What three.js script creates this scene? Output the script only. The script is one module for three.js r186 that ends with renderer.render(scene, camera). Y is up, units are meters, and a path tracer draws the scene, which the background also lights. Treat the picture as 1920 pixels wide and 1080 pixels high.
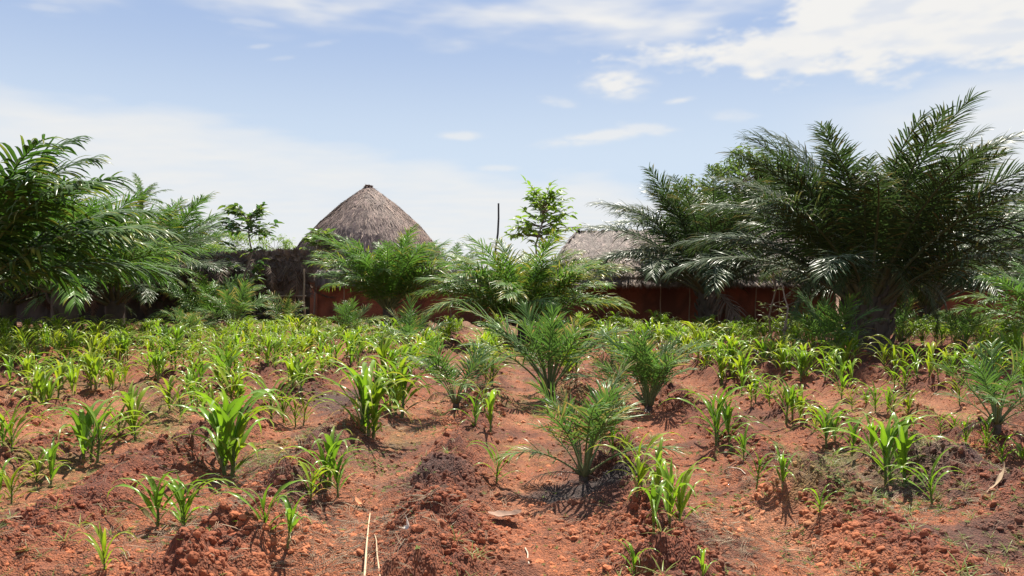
import * as THREE from 'three';
import { mergeGeometries, mergeVertices } from 'three/addons/utils/BufferGeometryUtils.js';

// ---------------------------------------------------------------- camera, sky, sun, exposure
const scene = new THREE.Scene();
const camera = new THREE.PerspectiveCamera(42.27, 16 / 9, 0.05, 3000);
const EYE = 1.65, FOC = 1397, HOR = 535;                 // eye height in metres; focal length and horizon of the 1920 x 1080 photograph
camera.position.set(0, EYE, 0);
camera.lookAt(0, EYE - 0.36, -100);
const renderer = new THREE.WebGLRenderer({ antialias: true });
renderer.toneMapping = THREE.LinearToneMapping;
renderer.toneMappingExposure = 2.2;
renderer.shadowMap.enabled = true;

const SUN_EL = 60 * Math.PI / 180, SUN_AZ = 14 * Math.PI / 180;
const sunDir = new THREE.Vector3(Math.cos(SUN_EL) * Math.sin(SUN_AZ), Math.sin(SUN_EL), -Math.cos(SUN_EL) * Math.cos(SUN_AZ));
const sun = new THREE.DirectionalLight(new THREE.Color().setRGB(1, 0.94, 0.83), 5);
sun.name = 'sun';
sun.target.position.set(0, 0, -16);
sun.position.copy(sun.target.position).addScaledVector(sunDir, 60);
sun.castShadow = true;
sun.shadow.mapSize.set(4096, 4096);
Object.assign(sun.shadow.camera, { left: -32, right: 32, top: 32, bottom: -32, near: 1, far: 140 });
scene.add(sun, sun.target);

// ---------------------------------------------------------------- numbers
function rng(seed) { let a = seed >>> 0; return () => { a = (a + 0x6D2B79F5) | 0; let t = Math.imul(a ^ (a >>> 15), 1 | a); t = (t + Math.imul(t ^ (t >>> 7), 61 | t)) ^ t; return ((t ^ (t >>> 14)) >>> 0) / 4294967296; }; }
const HASH = new Float32Array(65536); { const r = rng(77); for (let i = 0; i < 65536; i++) HASH[i] = r(); }
function vn(x, y) {                                       // value noise 0..1
  const xi = Math.floor(x), yi = Math.floor(y); let u = x - xi, v = y - yi; u = u * u * (3 - 2 * u); v = v * v * (3 - 2 * v);
  const a = (xi & 255) | ((yi & 255) << 8), b = ((xi + 1) & 255) | ((yi & 255) << 8), c = (xi & 255) | (((yi + 1) & 255) << 8), d = ((xi + 1) & 255) | (((yi + 1) & 255) << 8);
  return (HASH[a] * (1 - u) + HASH[b] * u) * (1 - v) + (HASH[c] * (1 - u) + HASH[d] * u) * v;
}
function fbm(x, y, n = 4) { let s = 0, a = 0.5, t = 0; for (let i = 0; i < n; i++) { s += a * vn(x, y); t += a; const q = x * 0.8 - y * 0.6; y = (x * 0.6 + y * 0.8) * 2.03 + 17.3; x = q * 2.03 + 5.1; a *= 0.5; } return s / t; }
const lump = (x, y) => Math.abs(2 * vn(x, y) - 1);
const clamp = (x, a = 0, b = 1) => Math.min(b, Math.max(a, x));
const sm = (a, b, x) => { const t = clamp((x - a) / (b - a)); return t * t * (3 - 2 * t); };
const lerp = (a, b, t) => a + (b - a) * t;
const mix3 = (a, b, t) => [lerp(a[0], b[0], t), lerp(a[1], b[1], t), lerp(a[2], b[2], t)];
const R = Math.PI / 180;
const piece = (pts, x) => { if (x <= pts[0][0]) return pts[0][1]; for (let i = 1; i < pts.length; i++) if (x <= pts[i][0]) return lerp(pts[i - 1][1], pts[i][1], (x - pts[i - 1][0]) / (pts[i][0] - pts[i - 1][0])); return pts[pts.length - 1][1]; };

// ---------------------------------------------------------------- the sky: thin haze, wide veils and ragged fair-weather cloud
{
  const W = 4096, Hh = 2048, data = new Float32Array(W * Hh * 4), K = 1 / 2.2;
  const blobs = [[8.0, 15.0, 2.6, 1.1, 0.1, 1.0], [6.8, 11.2, 4.4, 0.5, -0.12, 0.75], [10.2, 11.7, 2.4, 0.45, 0.15, 0.6], [-3.9, 11.3, 1.6, 0.35, 0, 0.65], [12.7, 13.6, 1.2, 0.22, -0.1, 0.7], [-18.6, 16.9, 1.0, 0.16, -0.2, 0.3],
    [-17.2, 16.2, 1.1, 0.16, -0.2, 0.2], [-14.5, 17.4, 1.5, 0.2, -0.2, 0.2], [-19.5, 18.4, 2.4, 0.3, 0, 0.3], [-32, 17.5, 1.8, 0.3, -0.1, 0.3], [3.5, 13.8, 1.6, 0.4, 0.2, 0.4], [16.5, 12.3, 1.8, 0.5, 0.1, 0.35], [-1, 8.9, 1.6, 0.3, 0, 0.5], [55, 18, 7, 2, 0.1, 0.8], [-62, 22, 9, 2.5, 0.15, 0.7], [-110, 14, 8, 1.6, 0, 0.8], [120, 20, 9, 2, 0, 0.8], [170, 16, 8, 2, 0.1, 0.8], [-150, 25, 9, 3, 0, 0.7], [80, 32, 10, 4, 0.2, 0.7], [-30, 36, 9, 3, 0.1, 0.6]];
  for (let j = 0; j < Hh; j++) {
    const el = (j + 0.5) / Hh * Math.PI - Math.PI / 2, e = el / R;
    for (let i = 0; i < W; i++) {
      const o = (j * W + i) * 4; data[o + 3] = 1;
      if (e < -1) { data[o] = 0.26 * K; data[o + 1] = 0.17 * K; data[o + 2] = 0.12 * K; continue; }
      const ph = ((i + 0.5) / W - 0.5) * 2 * Math.PI, cx = Math.cos(el) * Math.cos(ph), cz = Math.cos(el) * Math.sin(ph), cy = Math.sin(el);
      const a = Math.atan2(cx, -cz) / R;
      const y = Math.max(cy, 0) + 0.1, qx = cx / y, qz = cz / y;
      let c = e < 8 ? mix3([0.83, 0.87, 0.89], [0.65, 0.765, 0.905], sm(-1, 8, e)) : e < 21 ? mix3([0.65, 0.765, 0.905], [0.385, 0.515, 0.78], sm(8, 21, e)) : mix3([0.385, 0.515, 0.78], [0.16, 0.29, 0.60], sm(21, 75, e));
      const wob = fbm(qx * 1.3 + 31, qz * 1.3 + 7, 4), fine = fbm(qx * 5 + 3, qz * 9 + 40, 5), rag = fbm(a * 0.55 + 90, e * 1.6 + 11, 5), rag2 = fbm(a * 0.16 + 9, e * 0.7 + 71, 4);
      // the long veil that starts high on one side and thins out towards the middle of the view
      const eb = piece([[-180, 11], [-90, 14], [-34.5, 12.6], [-26, 12.4], [-18.2, 11.6], [-6.5, 9.2], [3.7, 8.2], [12, 7.2], [34, 9], [90, 12], [180, 11]], a);
      let cl = sm(eb + 0.7, eb - 1.5, e + (rag2 - 0.5) * 2.6 + (fine - 0.5) * 1.2) * (0.62 + 0.45 * (fine - 0.5) + 0.25 * (wob - 0.5));
      // faint band along the top of the view and upwards, all round
      cl = Math.max(cl, sm(17.6, 20.5, e + (rag2 - 0.5) * 4) * sm(60, 30, e) * sm(0.30, 0.72, rag2 * 0.6 + wob * 0.4) * 0.9 * (0.6 + 0.8 * (fine - 0.2)));
      // the ragged bright cloud
      if (a > 5 && a < 70) {
        const lo = piece([[8, 16.6], [11.7, 16.3], [20, 14.9], [28, 13.8], [34, 13.6], [50, 14], [70, 20]], a), hi = piece([[8, 16.8], [11.7, 17.3], [16, 18.2], [19, 18.6], [21, 20.5], [24, 23], [34, 26], [50, 26], [70, 22]], a);
        const ed = Math.min(e - lo, hi - e) + (rag - 0.5) * 3.0 + (rag2 - 0.5) * 2.2 + (fbm(a * 1.6, e * 4.5, 4) - 0.5) * 1.2;
        cl = Math.max(cl, sm(-0.5, 1.5, ed) * (0.95 - 0.30 * sm(0.45, 0.75, fbm(a * 0.3 + 5, e * 1.1, 4))));
        // the veil under it
        cl = Math.max(cl, sm(18, 34, a) * sm(14, 11, e + (rag2 - 0.5) * 4) * (0.45 + 0.5 * rag2));
      }
      for (const [ba, be, ra, re, rot, s] of blobs) {
        const dx = a - ba, dy = e - be; if (Math.abs(dx) > ra * 2.2 || Math.abs(dy) > re * 5) continue;
        const u = (dx - dy * rot) / ra, v = (dy + dx * rot) / re, g = Math.exp(-(u * u + v * v));
        cl = Math.max(cl, s * sm(0.12, 1.0, g * (0.75 + 1.5 * (fbm(a * 0.9 + 50, e * 3.2 + 5, 5) - 0.35))) * 0.9);
      }
      cl = clamp(Math.max(cl, 0.9 * sm(7.5, 0, e) * (0.7 + 0.3 * wob)));
      c = mix3(c, [0.90, 0.885, 0.855], cl);
      const g = Math.max(0, cx * sunDir.x + cy * sunDir.y + cz * sunDir.z), glow = 0.25 * Math.pow(g, 8) + 1.2 * Math.pow(g, 90);
      data[o] = (c[0] + glow) * K; data[o + 1] = (c[1] + glow * 0.97) * K; data[o + 2] = (c[2] + glow * 0.9) * K;
    }
  }
  const t = new THREE.DataTexture(data, W, Hh, THREE.RGBAFormat, THREE.FloatType);
  t.mapping = THREE.EquirectangularReflectionMapping; t.magFilter = t.minFilter = THREE.LinearFilter; t.needsUpdate = true;
  scene.background = t; scene.environment = t;
}

// ---------------------------------------------------------------- helpers
const taken = {};
function numbered(n) { const k = taken[n] = (taken[n] ?? -1) + 1; return k ? n + '_' + String(k).padStart(3, '0') : n; }
function tag(o, label, category, group, kind) { o.userData.label = label; if (category) o.userData.category = category; if (group) o.userData.group = group; if (kind) o.userData.kind = kind; return o; }
function thing(name, label, category, [x, y, z], turn = 0, group) { const o = new THREE.Group(); o.name = numbered(name); o.position.set(x, y, z); o.rotation.y = turn; scene.add(o); return tag(o, label, category, group); }
function put(name, geo, mat, parent) { const m = new THREE.Mesh(geo, mat); m.name = parent === scene ? numbered(name) : name; parent.add(m); return m; }
class GB {                                                // collects vertices with colours
  constructor() { this.p = []; this.c = []; this.u = []; this.i = []; this.n = 0; }
  v(x, y, z, c, u = 0, w = 0) { this.p.push(x, y, z); this.c.push(c[0], c[1], c[2]); this.u.push(u, w); return this.n++; }
  tri(a, b, c) { this.i.push(a, b, c); }
  quad(a, b, c, d) { this.i.push(a, b, c, a, c, d); }
  tube(pts, rad, sides, col) {
    const rings = [], T = new THREE.Vector3(), A = new THREE.Vector3(), B = new THREE.Vector3();
    pts.forEach((p, k) => {
      T.copy(pts[Math.min(k + 1, pts.length - 1)]).sub(pts[Math.max(k - 1, 0)]).normalize();
      A.set(0.31, 0.12, 0.94).cross(T); if (A.lengthSq() < 0.01) A.set(1, 0, 0).cross(T); A.normalize(); B.crossVectors(T, A);
      const ring = []; for (let s = 0; s < sides; s++) { const t = s / sides * Math.PI * 2, r = rad(k / (pts.length - 1)), ca = Math.cos(t) * r, sa = Math.sin(t) * r; ring.push(this.v(p.x + A.x * ca + B.x * sa, p.y + A.y * ca + B.y * sa, p.z + A.z * ca + B.z * sa, typeof col === 'function' ? col(k / (pts.length - 1)) : col)); }
      if (k) for (let s = 0; s < sides; s++) this.quad(rings[k - 1][s], rings[k - 1][(s + 1) % sides], ring[(s + 1) % sides], ring[s]);
      rings.push(ring);
    });
    for (const [ring, k, f] of [[rings[0], 0, 1], [rings[rings.length - 1], pts.length - 1, 0]]) { const c = this.v(pts[k].x, pts[k].y, pts[k].z, typeof col === 'function' ? col(f ? 0 : 1) : col); for (let s = 0; s < sides; s++) f ? this.tri(c, ring[(s + 1) % sides], ring[s]) : this.tri(c, ring[s], ring[(s + 1) % sides]); }
  }
  build(withUv) {
    const g = new THREE.BufferGeometry();
    g.setAttribute('position', new THREE.Float32BufferAttribute(this.p, 3)); g.setAttribute('color', new THREE.Float32BufferAttribute(this.c, 3));
    if (withUv) g.setAttribute('uv', new THREE.Float32BufferAttribute(this.u, 2));
    g.setIndex(this.i); g.computeVertexNormals(); return g;
  }
}
const V = (x, y, z) => new THREE.Vector3(x, y, z);
function leafMat(coat, coatRough, through, tint = [1, 1, 1]) { return new THREE.MeshPhysicalMaterial({ color: new THREE.Color().setRGB(...tint), vertexColors: true, roughness: 1, transmission: through, thickness: 0, clearcoat: coat, clearcoatRoughness: coatRough, specularIntensity: 0.3, side: THREE.DoubleSide }); }
const M = {
  maize: [leafMat(0.5, 0.26, 0.5), leafMat(0.5, 0.26, 0.46, [0.74, 0.86, 0.9]), leafMat(0.5, 0.28, 0.52, [1.15, 1.0, 0.8]), leafMat(0.5, 0.26, 0.5, [0.9, 1.0, 0.85]), leafMat(0.4, 0.3, 0.52, [1.3, 1.05, 0.8])],
  palm: leafMat(0.34, 0.27, 0.36), palmYoung: leafMat(0.34, 0.26, 0.44), tree: leafMat(0.35, 0.3, 0.48), bush: leafMat(0.15, 0.5, 0.5),
  stem: new THREE.MeshStandardMaterial({ vertexColors: true, roughness: 0.75, side: THREE.DoubleSide }),
  dry: new THREE.MeshStandardMaterial({ vertexColors: true, roughness: 0.85, side: THREE.DoubleSide }),
};

// ---------------------------------------------------------------- the ground: ridges and furrows of tilled red earth
const ROW0 = -1.75, ROWS = 1.32;
const rowCentre = (k, d) => ROW0 + ROWS * k + 0.06 * Math.sin(d * 0.42 + k * 1.7) + 0.14 * (vn(k * 3.1 + 40, d * 0.35) - 0.5);
const heaps = [[-1.28, 4.35, 0.5, 0.15], [-0.3, 4.55, 0.42, 0.14], [2.15, 5.35, 0.45, 0.14], [3.2, 4.75, 0.6, 0.13], [-3.0, 5.9, 0.5, 0.09], [-1.9, 5.9, 0.4, 0.07], [-2.5, 4.3, 0.5, 0.1], [0.35, 5.1, 0.4, 0.05], [3.4, 8.1, 0.3, 0.09], [-3.7, 8.9, 0.4, 0.08], [1.1, 6.4, 0.4, 0.06], [4.4, 6.2, 0.5, 0.08]];
function relief(x, d) {                                   // {height, how much of a ridge}
  const near = sm(-2, 1, d) * sm(30.5, 28.5, d) * sm(26, 20, Math.abs(x));
  let k = Math.round((x - ROW0) / ROWS), best = 9; for (const q of [k - 1, k, k + 1]) best = Math.min(best, Math.abs(x - rowCentre(q, d)));
  const prof = Math.exp(-Math.pow(best / 0.34, 2) * 1.1) * near, along = 0.6 + 0.75 * vn(k * 9.7 + 3, d * 0.75);
  let h = 0.215 * prof * along;
  for (const [hx, hd, r, a] of heaps) { const q = ((x - hx) ** 2 + (d - hd) ** 2) / (r * r); if (q < 6) h += a * Math.exp(-q * 1.3) * (0.75 + 0.5 * vn(x * 4, d * 4)); }
  return [h, prof];
}
function H(x, z) {
  const d = -z; let [h, prof] = relief(x, d);
  const far = sm(60, 26, Math.hypot(x, d)); if (far <= 0) return 0;
  const wx = x + 0.12 * (vn(x * 3 + 9, d * 3) - 0.5), wd = d + 0.12 * (vn(x * 3, d * 3 + 50) - 0.5), m = (0.28 + 0.9 * prof) * (0.5 + 1.0 * vn(x * 0.9 + 3, d * 0.9));
  h += 0.05 * (fbm(x * 0.8, d * 0.8, 3) - 0.5) * far;
  h += far * m * (0.11 * (fbm(wx * 2.6, wd * 2.6, 3) - 0.45) + 0.105 * (lump(wx * 4.2 + 8, wd * 4.2) - 0.35) + 0.055 * (lump(wx * 10.5 + 3, wd * 10.5) - 0.4) + 0.030 * (lump(wx * 23 + 3, wd * 23) - 0.4) + 0.010 * (vn(wx * 41, wd * 41) - 0.5));
  return h;
}
// matter on the soil: charred patches, thin green film and dry chaff, each with its own ragged outline
const ash = [[0.52, 5.85, 0.50, 0.26, 1], [3.3, 6.15, 0.55, 0.7, 0.75], [-1.35, 6.7, 0.6, 0.5, 0.45], [-2.35, 10.6, 0.55, 1.5, 0.8], [-1.55, 14.6, 0.3, 0.9, 0.8], [-0.75, 6.1, 0.5, 0.3, 0.55], [4.2, 5.6, 0.7, 0.7, 0.6], [-1.6, 5.2, 0.4, 0.4, 0.4], [2.9, 4.6, 0.5, 0.3, 0.5]];
const film = [[-4.4, 8.6, 0.8, 0.8, 0.9], [-2.1, 7.4, 0.5, 0.9, 0.6], [-1.2, 8.2, 0.3, 0.8, 0.5], [0.4, 10.5, 1.0, 0.8, 0.7], [-0.5, 16, 0.9, 2.0, 0.8], [2.6, 9.6, 0.3, 1.2, 0.5], [3.1, 6.8, 0.6, 0.6, 0.8], [-4.0, 6.4, 0.6, 0.6, 0.7], [-3, 27, 5, 1.6, 0.9], [-9, 20, 5, 3, 0.7], [2.2, 5.2, 0.3, 0.5, 0.6], [5, 9, 1, 1, 0.5], [-6.5, 11, 1.2, 1.2, 0.7], [0.3, 7.2, 0.7, 0.5, 0.35]];
const spots = (list, x, d, rag) => { let s = 0; for (const [cx, cd, rx, rd, a] of list) { const q = ((x - cx) / rx) ** 2 + ((d - cd) / rd) ** 2; if (q < 4) s = Math.max(s, a * sm(0.15, 0.75, Math.exp(-q) + (rag - 0.5) * 1.1)); } return s; };
function soil(x, d) {
  const n1 = fbm(x * 0.7 + 11, d * 0.7, 4), n2 = fbm(x * 4 + 5, d * 4 + 9, 4), n3 = vn(x * 31, d * 31), [, prof] = relief(x, d);
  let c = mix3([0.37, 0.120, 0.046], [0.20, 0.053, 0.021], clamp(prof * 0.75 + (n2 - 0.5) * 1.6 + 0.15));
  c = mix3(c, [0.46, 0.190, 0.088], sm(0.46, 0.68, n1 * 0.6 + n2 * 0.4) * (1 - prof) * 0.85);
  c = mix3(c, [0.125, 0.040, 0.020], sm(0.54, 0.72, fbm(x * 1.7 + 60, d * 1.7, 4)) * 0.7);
  const rag = fbm(x * 6 + 2, d * 6 + 77, 4);
  c = mix3(c, [0.042, 0.034, 0.033], spots(ash, x, d, rag) * (0.7 + 0.3 * n3));
  c = mix3(c, [0.20, 0.19, 0.055], spots(film, x, d, fbm(x * 5 + 42, d * 5 + 7, 4)) * 0.75 * sm(0.3, 0.62, fbm(x * 14, d * 14, 3)));
  if (d > 26) c = mix3(c, [0.33, 0.17, 0.10], sm(27, 29.5, d + n1 * 2));
  const s = 0.86 + 0.28 * n3; return [c[0] * s, c[1] * s, c[2] * s];
}
function noiseTex(size, fn, srgb) {
  const a = new Uint8Array(size * size * 4);
  for (let j = 0; j < size; j++) for (let i = 0; i < size; i++) { const v = fn(i / size, j / size), o = (j * size + i) * 4; a[o] = clamp(v[0]) * 255; a[o + 1] = clamp(v[1]) * 255; a[o + 2] = clamp(v[2]) * 255; a[o + 3] = 255; }
  const t = new THREE.DataTexture(a, size, size); t.wrapS = t.wrapT = THREE.RepeatWrapping; t.magFilter = THREE.LinearFilter; t.minFilter = THREE.LinearFilter; if (srgb) t.colorSpace = THREE.SRGBColorSpace; t.needsUpdate = true; return t;
}
const tile = (f, u, v) => { const a = sm(0, 0.25, u), b = sm(0, 0.25, v); return f(u, v) * a * b + f(u + 1, v) * (1 - a) * b + f(u, v + 1) * a * (1 - b) + f(u + 1, v + 1) * (1 - a) * (1 - b); };
const grit = (u, v) => tile((a, b) => 0.5 * fbm(a * 38, b * 38 + 9, 4) + 0.5 * vn(a * 150, b * 150 + 3), u, v);
const soilBump = noiseTex(1024, (u, v) => { const g = grit(u, v); return [g, g, g]; });
const soilTint = noiseTex(1024, (u, v) => { const g = 0.80 + 0.38 * (grit(u + 0.37, v + 0.11) - 0.5) * 1.6; return [g, g * 0.985, g * 0.97]; }, true);
{
  const xs = [0], ds = [];
  for (let x = 0; x < 24;) { x += Math.max(0.018, 0.008 * x); xs.push(x); xs.unshift(-x); }
  for (let x = xs[xs.length - 1], s = 0.25; x < 900;) { s *= 1.35; x += s; xs.push(x); xs.unshift(-x); }
  for (const d of [-900, -300, -80, -25, -8, -3, -1, 0.3, 1.2, 1.8]) ds.push(d);
  let d = 2.2; for (; d < 36; d += Math.max(0.014, 0.0065 * d)) ds.push(d);
  for (let s = 0.3; d < 1200;) { ds.push(d); s *= 1.3; d += s; } ds.push(1300);
  const g = new GB(), nx = xs.length;
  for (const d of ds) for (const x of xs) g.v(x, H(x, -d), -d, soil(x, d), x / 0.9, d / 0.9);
  for (let j = 0; j < ds.length - 1; j++) for (let i = 0; i < nx - 1; i++) g.quad(j * nx + i, j * nx + i + 1, (j + 1) * nx + i + 1, (j + 1) * nx + i);
  const m = new THREE.MeshStandardMaterial({ vertexColors: true, map: soilTint, bumpMap: soilBump, bumpScale: 0.03, roughness: 0.95, side: THREE.DoubleSide });
  const o = put('ground', g.build(true), m, scene); tag(o, 'tilled red earth field with ridges and furrows', null, null, 'structure');
}
function onGround(px, py) {                               // where the line of sight through a point of the photograph meets the field
  const ax = (px - 960) / FOC, ay = (HOR - py) / FOC; let d = 2.5; for (; d < 45; d += 0.015) if (EYE + ay * d <= H(ax * d, -d)) break;
  return V(ax * d, H(ax * d, -d), -d);
}
const at = (px, d) => V((px - 960) / FOC * d, H((px - 960) / FOC * d, -d), -d);
const inView = (x, d, m = 1.5) => Math.abs(x) < d * 0.69 + m;

// ---------------------------------------------------------------- straw: tufts laid on a surface, used for every thatch
const strawTuft = (() => {
  const r = rng(5), g = new GB();
  for (let k = 0; k < 7; k++) {
    const x = (r() - 0.5) * 0.16, w = 0.008 + r() * 0.012, l = 0.65 + r() * 0.5, sk = (r() - 0.5) * 0.22, s = 0.72 + r() * 0.5, c = [s, s, s], y0 = -0.25 - r() * 0.2, b = (r() - 0.3) * 0.06;
    const a = g.v(x - w, y0, 0, c), a2 = g.v(x + w, y0, 0, c), m = g.v(x - w + sk * 0.5, y0 + l * 0.6, b + 0.02, c), m2 = g.v(x + w + sk * 0.5, y0 + l * 0.6, b + 0.02, c), e = g.v(x + sk, y0 + l, b * 1.8, c);
    g.quad(a, a2, m2, m); g.tri(m, m2, e);
  }
  return g.build();
})();
const thatchMat = new THREE.MeshStandardMaterial({ vertexColors: true, roughness: 0.8, side: THREE.DoubleSide });
const thatchCore = new THREE.MeshStandardMaterial({ color: new THREE.Color().setRGB(0.13, 0.092, 0.07), roughness: 0.95, side: THREE.DoubleSide });
function thatchOn(parent, n, seed, sample, tone, size = 0.55, lift = 0.12, spread = 0.22) {   // sample(r) -> [point, down the slope, outward]
  const r = rng(seed), im = new THREE.InstancedMesh(strawTuft, thatchMat, n), m = new THREE.Matrix4(), X = V(), q = new THREE.Quaternion(), col = new THREE.Color();
  for (let k = 0; k < n; k++) {
    const [p, down, out] = sample(r); down.normalize(); out.normalize();
    down.applyAxisAngle(out, (r() + r() - 1) * spread * 1.6); X.crossVectors(down, out).normalize(); down.applyAxisAngle(X, -(r() - 0.25) * lift); out.crossVectors(X, down);
    const s = size * (0.7 + 0.6 * r()); m.makeBasis(X.clone().multiplyScalar(s * 1.2), down.clone().multiplyScalar(s), out.clone().multiplyScalar(s)).setPosition(p);
    im.setMatrixAt(k, m); const t = r(), b = (0.45 + 0.9 * r() * r() + (t > 0.88 ? 0.5 : 0)) * (0.7 + 0.6 * fbm(p.x * 1.4 + 30, p.y * 0.7 + p.z, 3)); im.setColorAt(k, col.setRGB(tone[0] * b, tone[1] * b * (0.96 + 0.08 * t), tone[2] * b));
  }
  im.name = 'thatch_straw'; im.userData.kind = 'stuff'; parent.add(im); return im;
}
const mudBump = noiseTex(512, (u, v) => { const g = tile((a, b) => 0.7 * fbm(a * 12, b * 12, 5) + 0.3 * vn(a * 70, b * 70), u, v); return [g, g, g]; });
const mudMat = new THREE.MeshStandardMaterial({ vertexColors: true, bumpMap: mudBump, bumpScale: 0.03, roughness: 0.95, side: THREE.DoubleSide });
function mudSlab(x0, x1, h, thick, seed, tone = [0.26, 0.078, 0.043]) {   // a hand-laid wall along x: lifts of mud, uneven face and top; origin at its base, front face towards +z
  const g = new GB(), nx = Math.ceil((x1 - x0) / 0.18), ny = 12, id = [];
  for (const f of [1, -1]) for (let j = 0; j <= ny; j++) for (let i = 0; i <= nx; i++) {
    const x = lerp(x0, x1, i / nx), yb = -0.15 + (h + 0.15) * j / ny, lift = (yb / 0.42) % 1;
    const z = f * thick / 2 + f * (0.05 * (fbm(x * 1.1 + seed, yb * 2 + f, 3) - 0.5) - 0.035 * Math.pow(Math.abs(lift - 0.5) * 2, 8) + 0.03 * (vn(x * 5 + seed, yb * 5) - 0.5)), y = yb + (j === ny ? 0.1 * (vn(x * 0.9 + seed, 3) - 0.5) : 0);
    const n = fbm(x * 0.8 + seed, y * 1.4, 4), s = 0.8 + 0.4 * n, c = mix3(tone, [0.14, 0.043, 0.026], sm(0.5, 0.7, fbm(x * 2 + 7, y * 1.1 + seed, 4)));
    id.push(g.v(x, y, z, [c[0] * s, c[1] * s, c[2] * s], x / 2, y / 2));
  }
  const W = nx + 1, S = W * (ny + 1);
  for (let f = 0; f < 2; f++) for (let j = 0; j < ny; j++) for (let i = 0; i < nx; i++) { const a = f * S + j * W + i; f ? g.quad(a + 1, a, a + W, a + W + 1) : g.quad(a, a + 1, a + W + 1, a + W); }
  for (let i = 0; i < nx; i++) { const a = ny * W + i; g.quad(a, a + 1, S + a + 1, S + a); }
  for (let j = 0; j < ny; j++) { let a = j * W; g.quad(S + a, a, a + W, S + a + W); a += nx; g.quad(a, S + a, S + a + W, a + W); }
  return g.build(true);
}
function stick(len, r0, r1, col, seed, bend = 0.04, sides = 6) {          // a rough pole standing on its base
  const r = rng(seed), g = new GB(), pts = []; for (let k = 0; k <= 8; k++) pts.push(V((fbm(k * 0.5 + seed, 2, 2) - 0.5) * bend * len, len * k / 8, (fbm(k * 0.5 + seed, 9, 2) - 0.5) * bend * len)); const o = pts[0].clone().setY(0); pts.forEach((p) => p.sub(o));
  g.tube(pts, (t) => lerp(r0, r1, t) * (0.9 + 0.2 * vn(t * 9, seed)), sides, (t) => { const s = 0.75 + 0.5 * vn(t * 14, seed + 3); return [col[0] * s, col[1] * s, col[2] * s]; }); return g.build();
}

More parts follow.
